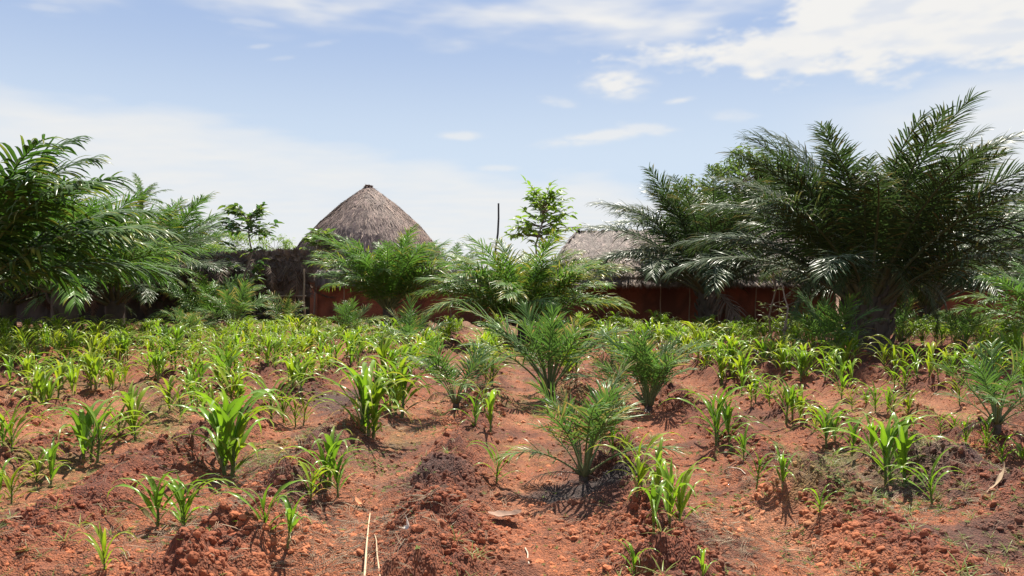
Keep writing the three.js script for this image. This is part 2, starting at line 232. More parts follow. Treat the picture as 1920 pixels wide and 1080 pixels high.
// ---------------------------------------------------------------- the round hut with its domed straw roof
{
  const t = thing('thatched_hut', 'round hut with tall domed thatch roof behind the red mud wall', 'hut', [-7.02, 0, -36.5]);
  const wall = new GB(), n = 40; for (let j = 0; j <= 8; j++) for (let i = 0; i <= n; i++) { const a = i / n * 2 * Math.PI, y = -0.1 + j / 8 * 2.7, q = 3.1 + 0.06 * (fbm(i * 0.4, y * 2, 3) - 0.5), s = 0.8 + 0.4 * vn(i * 0.5, y * 3); wall.v(Math.cos(a) * q, y, Math.sin(a) * q, [0.29 * s, 0.095 * s, 0.05 * s], a * 1.5, y / 2); }
  for (let j = 0; j < 8; j++) for (let i = 0; i < n; i++) { const a = j * (n + 1) + i; wall.quad(a, a + n + 1, a + n + 2, a + 1); }
  put('wall', wall.build(true), mudMat, t);
  const top = 6.36, prof = [[0, 0], [0.12, 0.06], [0.5, 0.30], [0.98, 0.66], [1.45, 1.04], [1.9, 1.44], [2.32, 1.86], [2.7, 2.3], [3.02, 2.74], [3.28, 3.2], [3.5, 3.7], [3.62, 4.15]];
  const rp = (s) => { const f = s * (prof.length - 1), k = Math.min(prof.length - 2, Math.floor(f)), u = f - k; return [lerp(prof[k][0], prof[k + 1][0], u), lerp(prof[k][1], prof[k + 1][1], u)]; };
  const lean = (a, y) => 1 + 0.035 * Math.cos(4 * a + 0.6) * sm(0, 1.2, y) + 0.03 * Math.sin(a * 2 + 1) + 0.05 * (fbm(2 + Math.cos(a) * 2.2, 2 + Math.sin(a) * 2.2 + y * 1.3, 3) - 0.5) * sm(0.3, 1.5, y);
  const g = new GB(), na = 56, ns = 33; for (let j = 0; j <= ns; j++) for (let i = 0; i <= na; i++) { const a = i / na * 2 * Math.PI, [q, y] = rp(j / ns), k = lean(a, y) * (1 + 0.02 * (vn(i * 0.6, j * 0.5) - 0.5)); g.v(Math.cos(a) * q * k, top - y, Math.sin(a) * q * k, [1, 1, 1]); }
  for (let j = 0; j < ns; j++) for (let i = 0; i < na; i++) { const a = j * (na + 1) + i; g.quad(a, a + 1, a + na + 2, a + na + 1); }
  const roof = put('roof', g.build(), thatchCore, t);
  const on = (s, a) => { const [q, y] = rp(s), k = lean(a, y); return V(Math.cos(a) * q * k, top - y, Math.sin(a) * q * k); };
  const near = (r) => { const a = r() < 0.8 ? Math.PI * (-0.12 + 1.24 * r()) : r() * 6.283; return a; };
  thatchOn(roof, 15000, 21, (r) => { const s = Math.pow(r(), 0.62) * 0.985 + 0.01, a = near(r), p = on(s, a), d = on(Math.min(1, s + 0.03), a).sub(p), o = V().crossVectors(V(-Math.sin(a), 0, Math.cos(a)), d).multiplyScalar(-1); if (o.y < 0) o.multiplyScalar(-1); p.addScaledVector(o.clone().normalize(), 0.02 + 0.03 * r()); return [p, d, o]; }, [0.37, 0.255, 0.205], 0.62, 0.28, 0.34);
  // the cap bound over the peak, its loose skirt proud of the roof below
  const cg = new GB(); for (let j = 0; j <= 7; j++) for (let i = 0; i <= 28; i++) { const a = i / 28 * 2 * Math.PI, [q, y] = rp(j / 7 * 0.34), k = 1.0 + 0.03 / Math.max(q, 0.2); cg.v(Math.cos(a) * (q * k + 0.03), top - 0.02 - y * (0.985) + (j === 7 ? 0.1 * (vn(i * 1.3, 2) - 0.5) : 0), Math.sin(a) * (q * k + 0.03), [1, 1, 1]); }
  for (let j = 0; j < 7; j++) for (let i = 0; i < 28; i++) { const a = j * 29 + i; cg.quad(a, a + 1, a + 30, a + 29); }
  const cap = put('roof_cap', cg.build(), thatchCore, t);
  thatchOn(cap, 2600, 22, (r) => { const s = Math.sqrt(r()) * (0.30 + 0.09 * r()), a = r() * 6.283, p = on(s, a), d = on(s + 0.03, a).sub(p), o = V(Math.cos(a) * 0.6, 0.8, Math.sin(a) * 0.6); p.addScaledVector(o, 0.05 + 0.05 * r()); return [p, d, o]; }, [0.34, 0.235, 0.19], 0.6, 0.25, 0.7);
}
// ---------------------------------------------------------------- the low mud wall with a straw coping
function copedWall(label, x0, x1, h, z, seed) {
  const t = thing('mud_wall', label, 'wall', [0, 0, z]);
  put('wall', mudSlab(x0, x1, h, 0.4, seed), mudMat, t);
  const nx = Math.ceil((x1 - x0) / 0.3), g = new GB(), sec = [[0.5, -0.04], [0.34, 0.14], [0.08, 0.32], [-0.2, 0.22], [-0.45, -0.1]];
  for (let i = 0; i <= nx; i++) for (const [dz, dy] of sec) { const x = lerp(x0 - 0.1, x1 + 0.1, i / nx); g.v(x, h + dy + 0.1 * (fbm(x * 0.7 + seed, dz, 3) - 0.5), dz, [1, 1, 1]); }
  for (let i = 0; i < nx; i++) for (let j = 0; j < 4; j++) { const a = i * 5 + j; g.quad(a, a + 1, a + 6, a + 5); }
  const c = put('coping', g.build(), thatchCore, t);
  thatchOn(c, Math.round((x1 - x0) * 230), seed, (r) => { const x = lerp(x0, x1, r()), u = r(), b = 0.1 * (fbm(x * 0.7 + seed, 0.3, 3) - 0.5); return [V(x, h + b + lerp(0.34, 0.02, u), lerp(0.04, 0.5, u)), V((r() - 0.5) * 0.4, -0.5 - u, 0.75 - 0.4 * u), V(0, 0.8, 0.55)]; }, [0.19, 0.145, 0.12], 0.4, 0.35, 0.5);
  thatchOn(c, Math.round((x1 - x0) * 60), seed + 3, (r) => [V(lerp(x0, x1, r()), h - 0.1, 0.5 + 0.1 * r()), V((r() - 0.5) * 0.5, -1, 0.15), V(0, 0.1, 1)], [0.20, 0.165, 0.15], 0.34, 0.3, 0.5);
  return t;
}
{
  const w = copedWall('low red mud wall with ragged straw coping in front of the round hut', -8.05, 2.0, 1.86, -31, 31);
  [[-2.45, 0.07], [-6.9, 0.02], [-1.3, -0.05]].forEach(([x, l], k) => { const p = put('prop_pole', stick(1.72, 0.028, 0.02, [0.30, 0.2, 0.14], 90 + k), M.stem, w); p.position.set(x, -0.05, 0.42); p.rotation.z = l; });
}
// ---------------------------------------------------------------- the long house
{
  const x0 = 2.25, x1 = 13.4, t = thing('long_house', 'long mud house with low hipped thatch roof behind the palms', 'house', [0, 0, -31]);
  put('wall', mudSlab(x0, x1, 1.9, 0.35, 44, [0.225, 0.066, 0.037]), mudMat, t);
  const back = put('wall', mudSlab(x0, x1, 1.9, 0.35, 48, [0.225, 0.066, 0.037]), mudMat, t); back.position.z = -5;
  for (const x of [x0 + 0.17, x1 - 0.17]) { const e = put('wall', mudSlab(-2.3, 2.3, 1.9, 0.33, 50 + x), mudMat, t); e.rotation.y = Math.PI / 2; e.position.set(x, 0, -2.5); }
  const E = 1.78, P = 4.0, ax = x0 - 0.7, bx = x1 + 0.7, az = 0.95, bz = -5.95, ra = ax + 1.4, rb = bx - 1.6, rz = -2.5;
  const g = new GB(), q = (a, b, c, d, nu, nv) => { const base = g.n; for (let j = 0; j <= nv; j++) for (let i = 0; i <= nu; i++) { const u = i / nu, v = j / nv, p = V().lerpVectors(V().lerpVectors(a, b, u), V().lerpVectors(d, c, u), v); p.y += 0.16 * (fbm(p.x * 0.8, p.z * 0.8 + 3, 3) - 0.5) + 0.22 * Math.sin(v * Math.PI); g.v(p.x, p.y, p.z, [1, 1, 1]); } for (let j = 0; j < nv; j++) for (let i = 0; i < nu; i++) { const k = base + j * (nu + 1) + i; g.quad(k, k + 1, k + nu + 2, k + nu + 1); } };
  const A = V(ax, E, az), B = V(bx, E, az), C = V(bx, E, bz), D = V(ax, E, bz), P1 = V(ra, P, rz), P2 = V(rb, P, rz);
  q(A, B, P2, P1, 40, 9); q(C, D, P1, P2, 40, 9); q(D, A, P1, P1, 16, 9); q(B, C, P2, P2, 16, 9);
  const roof = put('roof', g.build(), thatchCore, t);
  const slope = (a, b, c, d, o) => (r) => { const u = r(), v = Math.pow(r(), 1.25), p = V().lerpVectors(V().lerpVectors(a, b, u), V().lerpVectors(d, c, u), v); p.y += 0.16 * (fbm(p.x * 0.8, p.z * 0.8 + 3, 3) - 0.5) + 0.22 * Math.sin(v * Math.PI) + 0.02; const dn = V().lerpVectors(V().lerpVectors(a, b, u), V().lerpVectors(d, c, u), 0).sub(V().lerpVectors(d, c, u)); return [p, dn, o.clone()]; };
  thatchOn(roof, 9000, 61, slope(A, B, P2, P1, V(0, 0.8, 0.6)), [0.33, 0.25, 0.21], 0.6, 0.3, 0.5);
  thatchOn(roof, 1600, 62, slope(D, A, P1, P1, V(-0.85, 0.5, 0)), [0.33, 0.25, 0.21], 0.6, 0.3, 0.5);
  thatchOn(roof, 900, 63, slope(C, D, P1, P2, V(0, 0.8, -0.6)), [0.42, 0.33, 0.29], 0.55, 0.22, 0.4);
  thatchOn(roof, 1500, 64, (r) => [V(lerp(ax, bx, r()), E + 0.04, az - 0.04 + 0.08 * r()), V((r() - 0.5) * 0.6, -1, 0.25), V(0, 0.2, 1)], [0.30, 0.245, 0.215], 0.4, 0.4, 0.5);
  [[1240, 0.01], [1293, -0.01], [1347, 0.05], [1416, -0.02], [1462, 0.03]].forEach(([px, l], k) => { const p = put('roof_pole', stick(1.78, 0.03, 0.022, [0.30, 0.19, 0.13], 120 + k), M.stem, t); p.position.set((px - 960) / FOC * 30.15, -0.05, 0.85); p.rotation.z = l; });
}
copedWall('dark red mud wall with straw coping at the far right, beyond the big palms', 14.6, 25, 1.75, -31.4, 37);

// ---------------------------------------------------------------- palm fronds
const UPV = V(0, 1, 0);
function makeFrond(S, el0, droop, r, yellow) {            // a frond of length 1 along +x; returns the stalk, the leaflets one by one
  const n = 16, pts = [], tan = []; let p = V(0, 0, 0), yaw = 0; const bend = (r() - 0.5) * 0.5;
  for (let k = 0; k <= n; k++) {
    const s = k / n, th = el0 - droop * Math.pow(s, 1.5); yaw = bend * s * s;
    const t = V(Math.cos(th) * Math.cos(yaw), Math.sin(th), Math.cos(th) * Math.sin(yaw)); pts.push(p.clone()); tan.push(t); p = p.clone().addScaledVector(t, 1 / n);
  }
  const stalk = new GB(), sc = S.stalk; stalk.tube(pts, (t) => S.stalkR * (1.15 - t) * (1 + 1.2 * sm(0.12, 0, t)), 5, (t) => mix3(sc, mix3(S.col, sc, 0.4), sm(0.05, 0.4, t)));
  const leaflets = [], at = (s) => { const f = clamp(s) * n, k = Math.min(n - 1, Math.floor(f)), u = f - k; return [V().lerpVectors(pts[k], pts[k + 1], u), V().lerpVectors(tan[k], tan[k + 1], u).normalize()]; };
  for (const side of [-1, 1]) for (let i = 0; i < S.N; i++) {
    const u = clamp((i + 0.2 + 0.6 * r()) / S.N), s = lerp(S.pf, 0.995, Math.pow(u, 0.93)); if (r() < S.miss) continue;
    const [o, T] = at(s), B = V().crossVectors(T, UPV).normalize().multiplyScalar(side), N = V().crossVectors(B, T).multiplyScalar(side).normalize(); if (N.y < 0 && el0 < 1.4) N.multiplyScalar(-1);
    const a = lerp(S.a0, S.a1, u) + (r() - 0.5) * 0.25, v = S.lift + (r() + r() - 1) * S.plume;
    const d = V().addScaledVector(T, Math.cos(a)).addScaledVector(B, Math.sin(a) * Math.cos(v)).addScaledVector(N, Math.sin(a) * Math.sin(v)).normalize();
    const len = S.len * (0.42 + 0.62 * Math.sin(Math.PI * Math.pow(u * 0.9 + 0.06, 0.75))) * (0.82 + 0.36 * r()), w = S.w * (0.75 + 0.5 * r()) * (0.65 + 0.5 * Math.sin(Math.PI * (0.15 + 0.8 * u))), g = S.grav * (0.6 + 0.8 * r());
    const b = new GB(), q = o.clone(), W = V(), tone = 0.75 + 0.5 * r(), yl = r() < yellow ? 0.4 + 0.6 * r() : 0, tw = (r() - 0.5) * 0.9, segs = S.seg; let prev = null;
    for (let k = 0; k <= segs; k++) {
      const f = k / segs, ww = w * (k === segs ? 0.02 : Math.pow(Math.sin(Math.PI * (0.16 + 0.80 * f)), 0.8)), y2 = yl * sm(0.2, 0.9, f), c0 = mix3(S.col, S.tip, y2), c = [c0[0] * tone, c0[1] * tone, c0[2] * tone];
      W.crossVectors(d, N).normalize().applyAxisAngle(d, tw * f); const up = V().crossVectors(W, d).normalize();
      let row;
      if (S.fold) { const e = ww * 0.42, cm = [c[0] * 1.15 + 0.01, c[1] * 1.12 + 0.01, c[2] * 1.15]; row = [b.v(q.x - W.x * ww + up.x * -e, q.y - W.y * ww + up.y * -e, q.z - W.z * ww + up.z * -e, c), b.v(q.x, q.y, q.z, cm), b.v(q.x + W.x * ww + up.x * -e, q.y + W.y * ww + up.y * -e, q.z + W.z * ww + up.z * -e, c)]; }
      else row = [b.v(q.x - W.x * ww, q.y - W.y * ww, q.z - W.z * ww, c), b.v(q.x + W.x * ww, q.y + W.y * ww, q.z + W.z * ww, c)];
      if (prev) for (let j = 0; j < row.length - 1; j++) b.quad(prev[j], prev[j + 1], row[j + 1], row[j]);
      prev = row; q.addScaledVector(d, len / segs); d.y -= g * (0.35 + f) / segs * 2; d.normalize();
    }
    leaflets.push(b.build());
  }
  return { stalk: stalk.build(), leaflets, all: mergeGeometries(leaflets) };
}
const CLS = {
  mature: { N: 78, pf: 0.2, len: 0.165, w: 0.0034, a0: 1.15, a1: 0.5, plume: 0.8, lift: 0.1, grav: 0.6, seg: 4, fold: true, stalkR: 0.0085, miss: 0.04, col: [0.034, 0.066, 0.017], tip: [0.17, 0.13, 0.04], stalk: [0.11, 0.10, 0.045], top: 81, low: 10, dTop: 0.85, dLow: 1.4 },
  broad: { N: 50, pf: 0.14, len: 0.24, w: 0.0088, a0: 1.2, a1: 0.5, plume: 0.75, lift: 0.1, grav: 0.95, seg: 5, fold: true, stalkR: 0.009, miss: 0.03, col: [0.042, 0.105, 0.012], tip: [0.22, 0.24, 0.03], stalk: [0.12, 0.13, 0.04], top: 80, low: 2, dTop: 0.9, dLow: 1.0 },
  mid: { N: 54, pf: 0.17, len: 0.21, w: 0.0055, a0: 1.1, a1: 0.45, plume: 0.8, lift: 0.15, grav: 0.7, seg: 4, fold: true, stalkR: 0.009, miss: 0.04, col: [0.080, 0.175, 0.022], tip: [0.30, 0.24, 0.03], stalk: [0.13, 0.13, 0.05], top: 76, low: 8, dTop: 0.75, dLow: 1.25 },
  young: { N: 18, pf: 0.33, len: 0.31, w: 0.0088, a0: 1.0, a1: 0.34, plume: 0.8, lift: 0.2, grav: 0.5, seg: 4, fold: true, stalkR: 0.011, miss: 0.05, col: [0.070, 0.150, 0.024], tip: [0.36, 0.23, 0.07], stalk: [0.12, 0.13, 0.05], top: 87, low: 50, dTop: 0.35, dLow: 1.0 },
  far: { N: 40, pf: 0.15, len: 0.20, w: 0.008, a0: 1.1, a1: 0.45, plume: 0.5, lift: 0.0, grav: 0.8, seg: 3, fold: false, stalkR: 0.009, miss: 0.04, col: [0.068, 0.145, 0.022], tip: [0.22, 0.20, 0.04], stalk: [0.13, 0.13, 0.05], top: 80, low: -15, dTop: 0.9, dLow: 1.0 },
  dead: { N: 34, pf: 0.12, len: 0.20, w: 0.006, a0: 0.9, a1: 0.35, plume: 0.8, lift: -0.3, grav: 1.3, seg: 3, fold: false, stalkR: 0.009, miss: 0.1, col: [0.115, 0.07, 0.043], tip: [0.19, 0.125, 0.08], stalk: [0.15, 0.095, 0.06], top: 75, low: 20, dTop: 0.5, dLow: 1.4 },
};
const frondCache = {};
function frondOf(cls, t, v, yellow) {                     // one of a few shared shapes: from the upright heart (t = 0) to the lowest ring (t = 1)
  const NB = 6, b = Math.min(NB - 1, Math.floor(t * NB)), y = yellow > 0.5 ? 2 : yellow > 0.12 ? 1 : 0, key = cls + b + '_' + v + '_' + y, S = CLS[cls];
  return frondCache[key] ??= makeFrond(S, lerp(S.top, S.low, (b + 0.5) / NB) * R, lerp(S.dTop, S.dLow, (b + 0.5) / NB), rng(1000 + b * 17 + v * 131 + cls.length * 7 + cls.charCodeAt(0)), [0.05, 0.3, 0.75][y]);
}
const stubGeo = [0, 1, 2].map((k) => { const g = new GB(); g.tube([V(0, 0, 0), V(0.10, 0.05, 0), V(0.17, 0.16, 0), V(0.2, 0.27, 0)], (t) => lerp(0.085, 0.03, t), 6, (t) => { const s = 0.7 + 0.5 * vn(t * 5, k * 3); return [0.075 * s, 0.058 * s, 0.042 * s]; }); return g.build(); });
function trunkGeo(h, r, seed) {
  const g = new GB(), ny = 14, na = 14; for (let j = 0; j <= ny; j++) for (let i = 0; i <= na; i++) { const a = i / na * 6.2832, y = -0.12 + (h + 0.12) * j / ny, q = r * (1 + 0.12 * (vn((i % na) * 0.9 + seed, j * 0.9) - 0.5) - 0.25 * sm(0.75, 1, j / ny) + 0.1 * sm(0.2, 0, j / ny)), s = 0.6 + 0.6 * vn((i % na) * 1.4, j * 1.1 + seed); g.v(Math.cos(a) * q, y, Math.sin(a) * q, [0.075 * s, 0.056 * s, 0.04 * s]); }
  for (let j = 0; j < ny; j++) for (let i = 0; i < na; i++) { const a = j * (na + 1) + i; g.quad(a, a + na + 1, a + na + 2, a + 1); }
  const c = g.v(0, h, 0, [0.07, 0.05, 0.04]); for (let i = 0; i < na; i++) g.tri(ny * (na + 1) + i, c, ny * (na + 1) + i + 1); return g.build();
}
function palm({ name, label, cat = 'palm', group, pos, h, r0, n, L, cls, seed, yellow = 0.1, each = false, mat = M.palm, stubs = 0, dead = 0, turn = 0, from = 0, to = 1, skip, extra, hang = 0, even = 0 }) {
  const t = thing(name, label, cat, [pos.x, pos.y, pos.z], turn, group), r = rng(seed);
  put('trunk', trunkGeo(h, r0, seed), M.stem, t);
  for (let k = 0; k < stubs; k++) { const a = k * 2.399, s = put('leaf_base', stubGeo[k % 3], M.stem, t), y = h * (0.08 + 0.85 * k / stubs); s.position.set(Math.cos(a) * r0 * 0.82, y, -Math.sin(a) * r0 * 0.82); s.rotation.y = a; s.scale.setScalar(0.75 + 0.5 * r()); }
  for (let k = 0; k < n + dead; k++) {
    const isDead = k >= n, u = isDead ? 0.8 + 0.19 * r() : lerp(from, to, clamp((k + r() * 0.6) / n, 0, 0.999)), az = k * 2.39996 + (r() - 0.5) * 0.5, f = frondOf(isDead ? 'dead' : cls, u, Math.floor(r() * 2), yellow * (r() < 0.5 ? 0.4 : 1.6));
    const tilt = (r() - 0.5) * (cls === 'young' ? 0.6 : 0.22) - (isDead ? 0.5 : 0), roll = (r() - 0.5) * 0.5, s = L * (cls === 'young' ? 0.7 + 0.42 * r() : even ? (0.92 + 0.14 * r()) * (1 + even * sm(0.35, 0.05, u)) : 0.84 + 0.3 * r()) * (isDead ? 0.8 : lerp(0.9, 1, sm(0, 0.3, u))); if (skip && skip(az, u)) continue;
    const m = put('frond', f.stalk, M.stem, t), q = r0 * lerp(0.25, 0.8, u); m.rotation.order = 'YZX'; m.rotation.set(roll, az, tilt); m.scale.setScalar(s); m.position.set(Math.cos(az) * q, h - 0.12 * r0 / 0.3 - u * Math.min(0.35, h * 0.3), -Math.sin(az) * q);
    if (each) for (const l of f.leaflets) put('leaflet', l, mat, m); else put('leaflets', f.all, isDead ? M.dry : mat, m).userData.kind = 'stuff';
  }
  for (let k = 0; k < hang; k++) { const f = frondOf(cls, 0.92, k % 2, 0.4), az = k * 2.4 + 0.6, m = put('frond', f.stalk, M.stem, t); m.rotation.order = 'YZX'; m.rotation.set((r() - 0.5) * 0.6, az, -0.35 - 0.35 * r()); m.scale.setScalar(L * (0.36 + 0.14 * r())); m.position.set(Math.cos(az) * r0 * 0.7, h + 0.5 + 0.5 * r(), -Math.sin(az) * r0 * 0.7); put('leaflets', f.all, mat, m).userData.kind = 'stuff'; }
  if (extra) { const f = frondOf(cls, extra[1], 1, 0.3), m = put('frond', f.stalk, M.stem, t); m.rotation.order = 'YZX'; m.rotation.set(0.2, extra[0], -0.15); m.scale.setScalar(extra[2]); m.position.y = h * 0.8; for (const l of f.leaflets) put('leaflet', l, mat, m); }
  return t;
}
// tall palms
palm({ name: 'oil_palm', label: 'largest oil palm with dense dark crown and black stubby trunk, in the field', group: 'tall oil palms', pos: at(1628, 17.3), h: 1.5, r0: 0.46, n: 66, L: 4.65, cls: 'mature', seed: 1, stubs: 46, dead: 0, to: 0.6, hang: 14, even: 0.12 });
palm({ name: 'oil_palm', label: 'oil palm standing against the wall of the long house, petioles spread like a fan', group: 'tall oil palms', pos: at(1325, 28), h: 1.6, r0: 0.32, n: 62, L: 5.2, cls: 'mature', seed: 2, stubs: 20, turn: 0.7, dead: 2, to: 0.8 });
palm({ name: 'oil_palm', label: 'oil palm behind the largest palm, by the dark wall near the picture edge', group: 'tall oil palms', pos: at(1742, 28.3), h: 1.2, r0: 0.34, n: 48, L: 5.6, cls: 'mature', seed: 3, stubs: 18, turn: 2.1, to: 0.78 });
palm({ name: 'oil_palm', label: 'broad-leaved oil palm reaching in from the left picture edge, its trunk out of view', group: 'tall oil palms', pos: at(-70, 14.2), h: 1.9, r0: 0.32, n: 40, L: 3.4, cls: 'broad', seed: 4, stubs: 14, yellow: 0.25, mat: M.palmYoung, turn: 0.4, to: 0.8, skip: (az, u) => u > 0.35 && -Math.sin(az + 0.4) > 0.35 });
palm({ name: 'oil_palm', label: 'dense green oil palm behind the broad-leaved palm at the left edge', group: 'tall oil palms', pos: at(120, 20.5), h: 1.6, r0: 0.32, n: 46, L: 3.5, cls: 'mid', seed: 5, stubs: 10, yellow: 0.2, turn: 1.3, to: 0.78 });
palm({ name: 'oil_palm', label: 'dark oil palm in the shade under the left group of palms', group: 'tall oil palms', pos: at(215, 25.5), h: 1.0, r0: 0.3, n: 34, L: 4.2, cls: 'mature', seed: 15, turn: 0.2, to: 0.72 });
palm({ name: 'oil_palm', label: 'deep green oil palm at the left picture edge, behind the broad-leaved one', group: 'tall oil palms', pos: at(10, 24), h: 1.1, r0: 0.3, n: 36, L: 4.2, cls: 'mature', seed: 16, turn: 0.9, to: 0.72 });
palm({ name: 'oil_palm', label: 'feathery oil palm just beyond the brush fence, right end of the left group', group: 'tall oil palms', pos: at(285, 33), h: 2.0, r0: 0.3, n: 46, L: 4.5, cls: 'mid', seed: 6, yellow: 0.15, turn: 0.9 });
palm({ name: 'oil_palm', label: 'bright oil palm below the round thatched hut, a long frond bowing to the left', group: 'oil palms along the mud wall', pos: at(728, 26.5), h: 0.75, r0: 0.2, n: 44, L: 3.2, cls: 'mid', seed: 7, yellow: 0.1, mat: M.palmYoung, turn: 0.2, to: 0.52 });
palm({ name: 'oil_palm', label: 'wide oil palm with yellowing tips in the middle, under the leafy young tree', group: 'oil palms along the mud wall', pos: at(985, 21), h: 0.7, r0: 0.22, n: 46, L: 3.1, cls: 'mid', seed: 8, yellow: 0.45, mat: M.palmYoung, turn: 1.9, dead: 1, from: 0.08, to: 0.66 });
palm({ name: 'oil_palm', label: 'low oil palm in front of the brush fence, behind the thin-stemmed sapling', group: 'oil palms along the mud wall', pos: at(392, 27.5), h: 0.35, r0: 0.18, n: 24, L: 2.2, cls: 'mid', seed: 9, yellow: 0.15, turn: 2.5 });
palm({ name: 'oil_palm', label: 'oil palm cut by the right picture edge, low bright fronds over the maize', group: 'oil palms along the mud wall', pos: at(1965, 19.5), h: 0.6, r0: 0.24, n: 28, L: 2.3, cls: 'mid', seed: 10, yellow: 0.25, mat: M.palmYoung, turn: 0.5 });
// crowns that show over roofs and fence
palm({ name: 'coconut_palm', label: 'far coconut palm, its pale crown above the left group of palms', group: 'far coconut palms', pos: at(266, 66), h: 9.4, r0: 0.17, n: 18, L: 2.5, cls: 'far', seed: 31 });
palm({ name: 'coconut_palm', label: 'far coconut palm above the fence, left of the thin-stemmed sapling', group: 'far coconut palms', pos: at(378, 66), h: 6.6, r0: 0.17, n: 17, L: 2.6, cls: 'far', seed: 32 });
palm({ name: 'oil_palm', label: 'small pale palm top over the wall, right of the round hut', group: 'palm tops beyond the wall', pos: at(848, 40), h: 2.2, r0: 0.2, n: 18, L: 2.4, cls: 'far', seed: 33 });
palm({ name: 'oil_palm', label: 'dark palm top peeping over the ridge of the long house', group: 'palm tops beyond the wall', pos: at(1100, 44), h: 3.4, r0: 0.22, n: 16, L: 1.9, cls: 'far', seed: 34 });
palm({ name: 'oil_palm', label: 'palm top beyond the fence, left of the round hut', group: 'palm tops beyond the wall', pos: at(552, 42), h: 2.4, r0: 0.2, n: 18, L: 2.5, cls: 'far', seed: 35 });
palm({ name: 'oil_palm', label: 'feathery palm beyond the fence, under the lower coconut palm', group: 'palm tops beyond the wall', pos: at(372, 44), h: 2.3, r0: 0.24, n: 34, L: 3.6, cls: 'mid', seed: 36 });
palm({ name: 'oil_palm', label: 'oil palm beyond the wall at the upper right edge, yellow green', group: 'palm tops beyond the wall', pos: at(1905, 36), h: 2.2, r0: 0.3, n: 32, L: 4.8, cls: 'mid', seed: 37, yellow: 0.3 });
palm({ name: 'oil_palm', label: 'oil palm filling the gap behind the long house between the two big crowns', group: 'palm tops beyond the wall', pos: at(1500, 40), h: 2.0, r0: 0.3, n: 30, L: 4.6, cls: 'mid', seed: 38 });
// young palms among the maize: [px, py of the foot, frond length, fronds, yellow, each leaflet?, label]
[[1095, 905, 0.84, 15, 0.4, 1, 'nearest young palm, dry-tipped fronds, beside the charred patch'],
  [855, 765, 0.82, 13, 0.15, 1, 'small spreading young palm on the ridge left of the bare furrow strip'],
  [1030, 745, 1.25, 18, 0.12, 1, 'tallest young palm in the middle of the field, brown stem'],
  [1216, 772, 1.05, 24, 0.2, 1, 'bushy young palm with yellow lower fronds, right of the tallest young palm'],
  [1870, 808, 0.76, 13, 0.15, 1, 'young palm at the right picture edge with a pale upright frond'],
  [1150, 752, 0.62, 9, 0.9, 0, 'sparse yellowing young palm between the two bushy ones'],
  [768, 667, 1.15, 16, 0.1, 0, 'young palm in front of the mud wall, dry leaves at its foot'],
  [660, 637, 0.95, 12, 0.1, 0, 'small young palm near the foot of the mud wall'],
  [1556, 678, 1.2, 18, 0.05, 0, 'dark young palm in the shade, left of the largest palm trunk'],
  [1690, 648, 1.25, 13, 0.2, 0, 'young palm with one silver frond, right of the largest palm trunk'],
  [1808, 652, 0.85, 12, 0.1, 0, 'small dark young palm among the maize, far right'],
  [535, 614, 1.15, 12, 0.4, 0, 'low young palm at the fence rails'],
  [440, 622, 1.45, 14, 0.2, 0, 'young palm at the foot of the thin-stemmed sapling'],
  [352, 640, 0.9, 10, 0.6, 0, 'pale young palm at the edge of the maize, before the fence'],
  [330, 606, 1.5, 14, 0.3, 0, 'young palm in the dark below the left group of palms'],
].forEach(([px, py, L, n, y, each, label], k) => palm({ name: 'young_oil_palm', label, cat: 'young palm', group: 'young palms planted in the field', pos: onGround(px, py), h: 0.14 * L, r0: 0.05 * L, n: Math.round(n * 1.15), L, cls: 'young', seed: 200 + k * 3, yellow: y, each: !!each, mat: M.palmYoung, turn: k * 1.3, from: [0.42, 0.5, 0.05, 0.2, 0.3][k] ?? 0.15, dead: k === 3 || k === 6 ? 3 : k < 5 ? 2 : 1, extra: k === 2 ? [Math.PI * 0.97 - 2.6, 0.5, 1.75] : null }));

// ---------------------------------------------------------------- leafy trees and shrubs
function leafShape(l, w, col, seed, seg = 3, arch = 0.25) {
  const b = new GB(), r = rng(seed); let prev = null; for (let k = 0; k <= seg; k++) { const f = k / seg, ww = k === seg || !k ? w * 0.03 : w * 0.5 * Math.sin(Math.PI * Math.pow(f, 0.8)), y = -arch * l * f * f, s = 0.9 + 0.2 * r(), c = [col[0] * s, col[1] * s, col[2] * s]; const row = [b.v(f * l, y + ww * 0.35, -ww, c), b.v(f * l, y, 0, [c[0] * 1.2, c[1] * 1.15, c[2] * 1.2]), b.v(f * l, y + ww * 0.35, ww, c)]; if (prev) { b.quad(prev[0], row[0], row[1], prev[1]); b.quad(prev[1], row[1], row[2], prev[2]); } prev = row; } return b.build();
}
const quatTo = (az, el, roll) => new THREE.Quaternion().setFromEuler(new THREE.Euler(roll, az, el, 'YZX'));
function limb(a, b, r0, r1, seed, col = [0.16, 0.12, 0.085]) { const g = new GB(), pts = []; for (let k = 0; k <= 6; k++) { const f = k / 6, p = V().lerpVectors(a, b, f), w = a.distanceTo(b) * 0.12 * Math.sin(Math.PI * f); p.x += (vn(f * 3, seed) - 0.5) * w; p.z += (vn(f * 3, seed + 9) - 0.5) * w; p.y += Math.sin(Math.PI * f) * w * 0.2; pts.push(p); } g.tube(pts, (t) => lerp(r0, r1, t), 6, (t) => { const s = 0.8 + 0.4 * vn(t * 8, seed); return [col[0] * s, col[1] * s, col[2] * s]; }); return g.build(); }
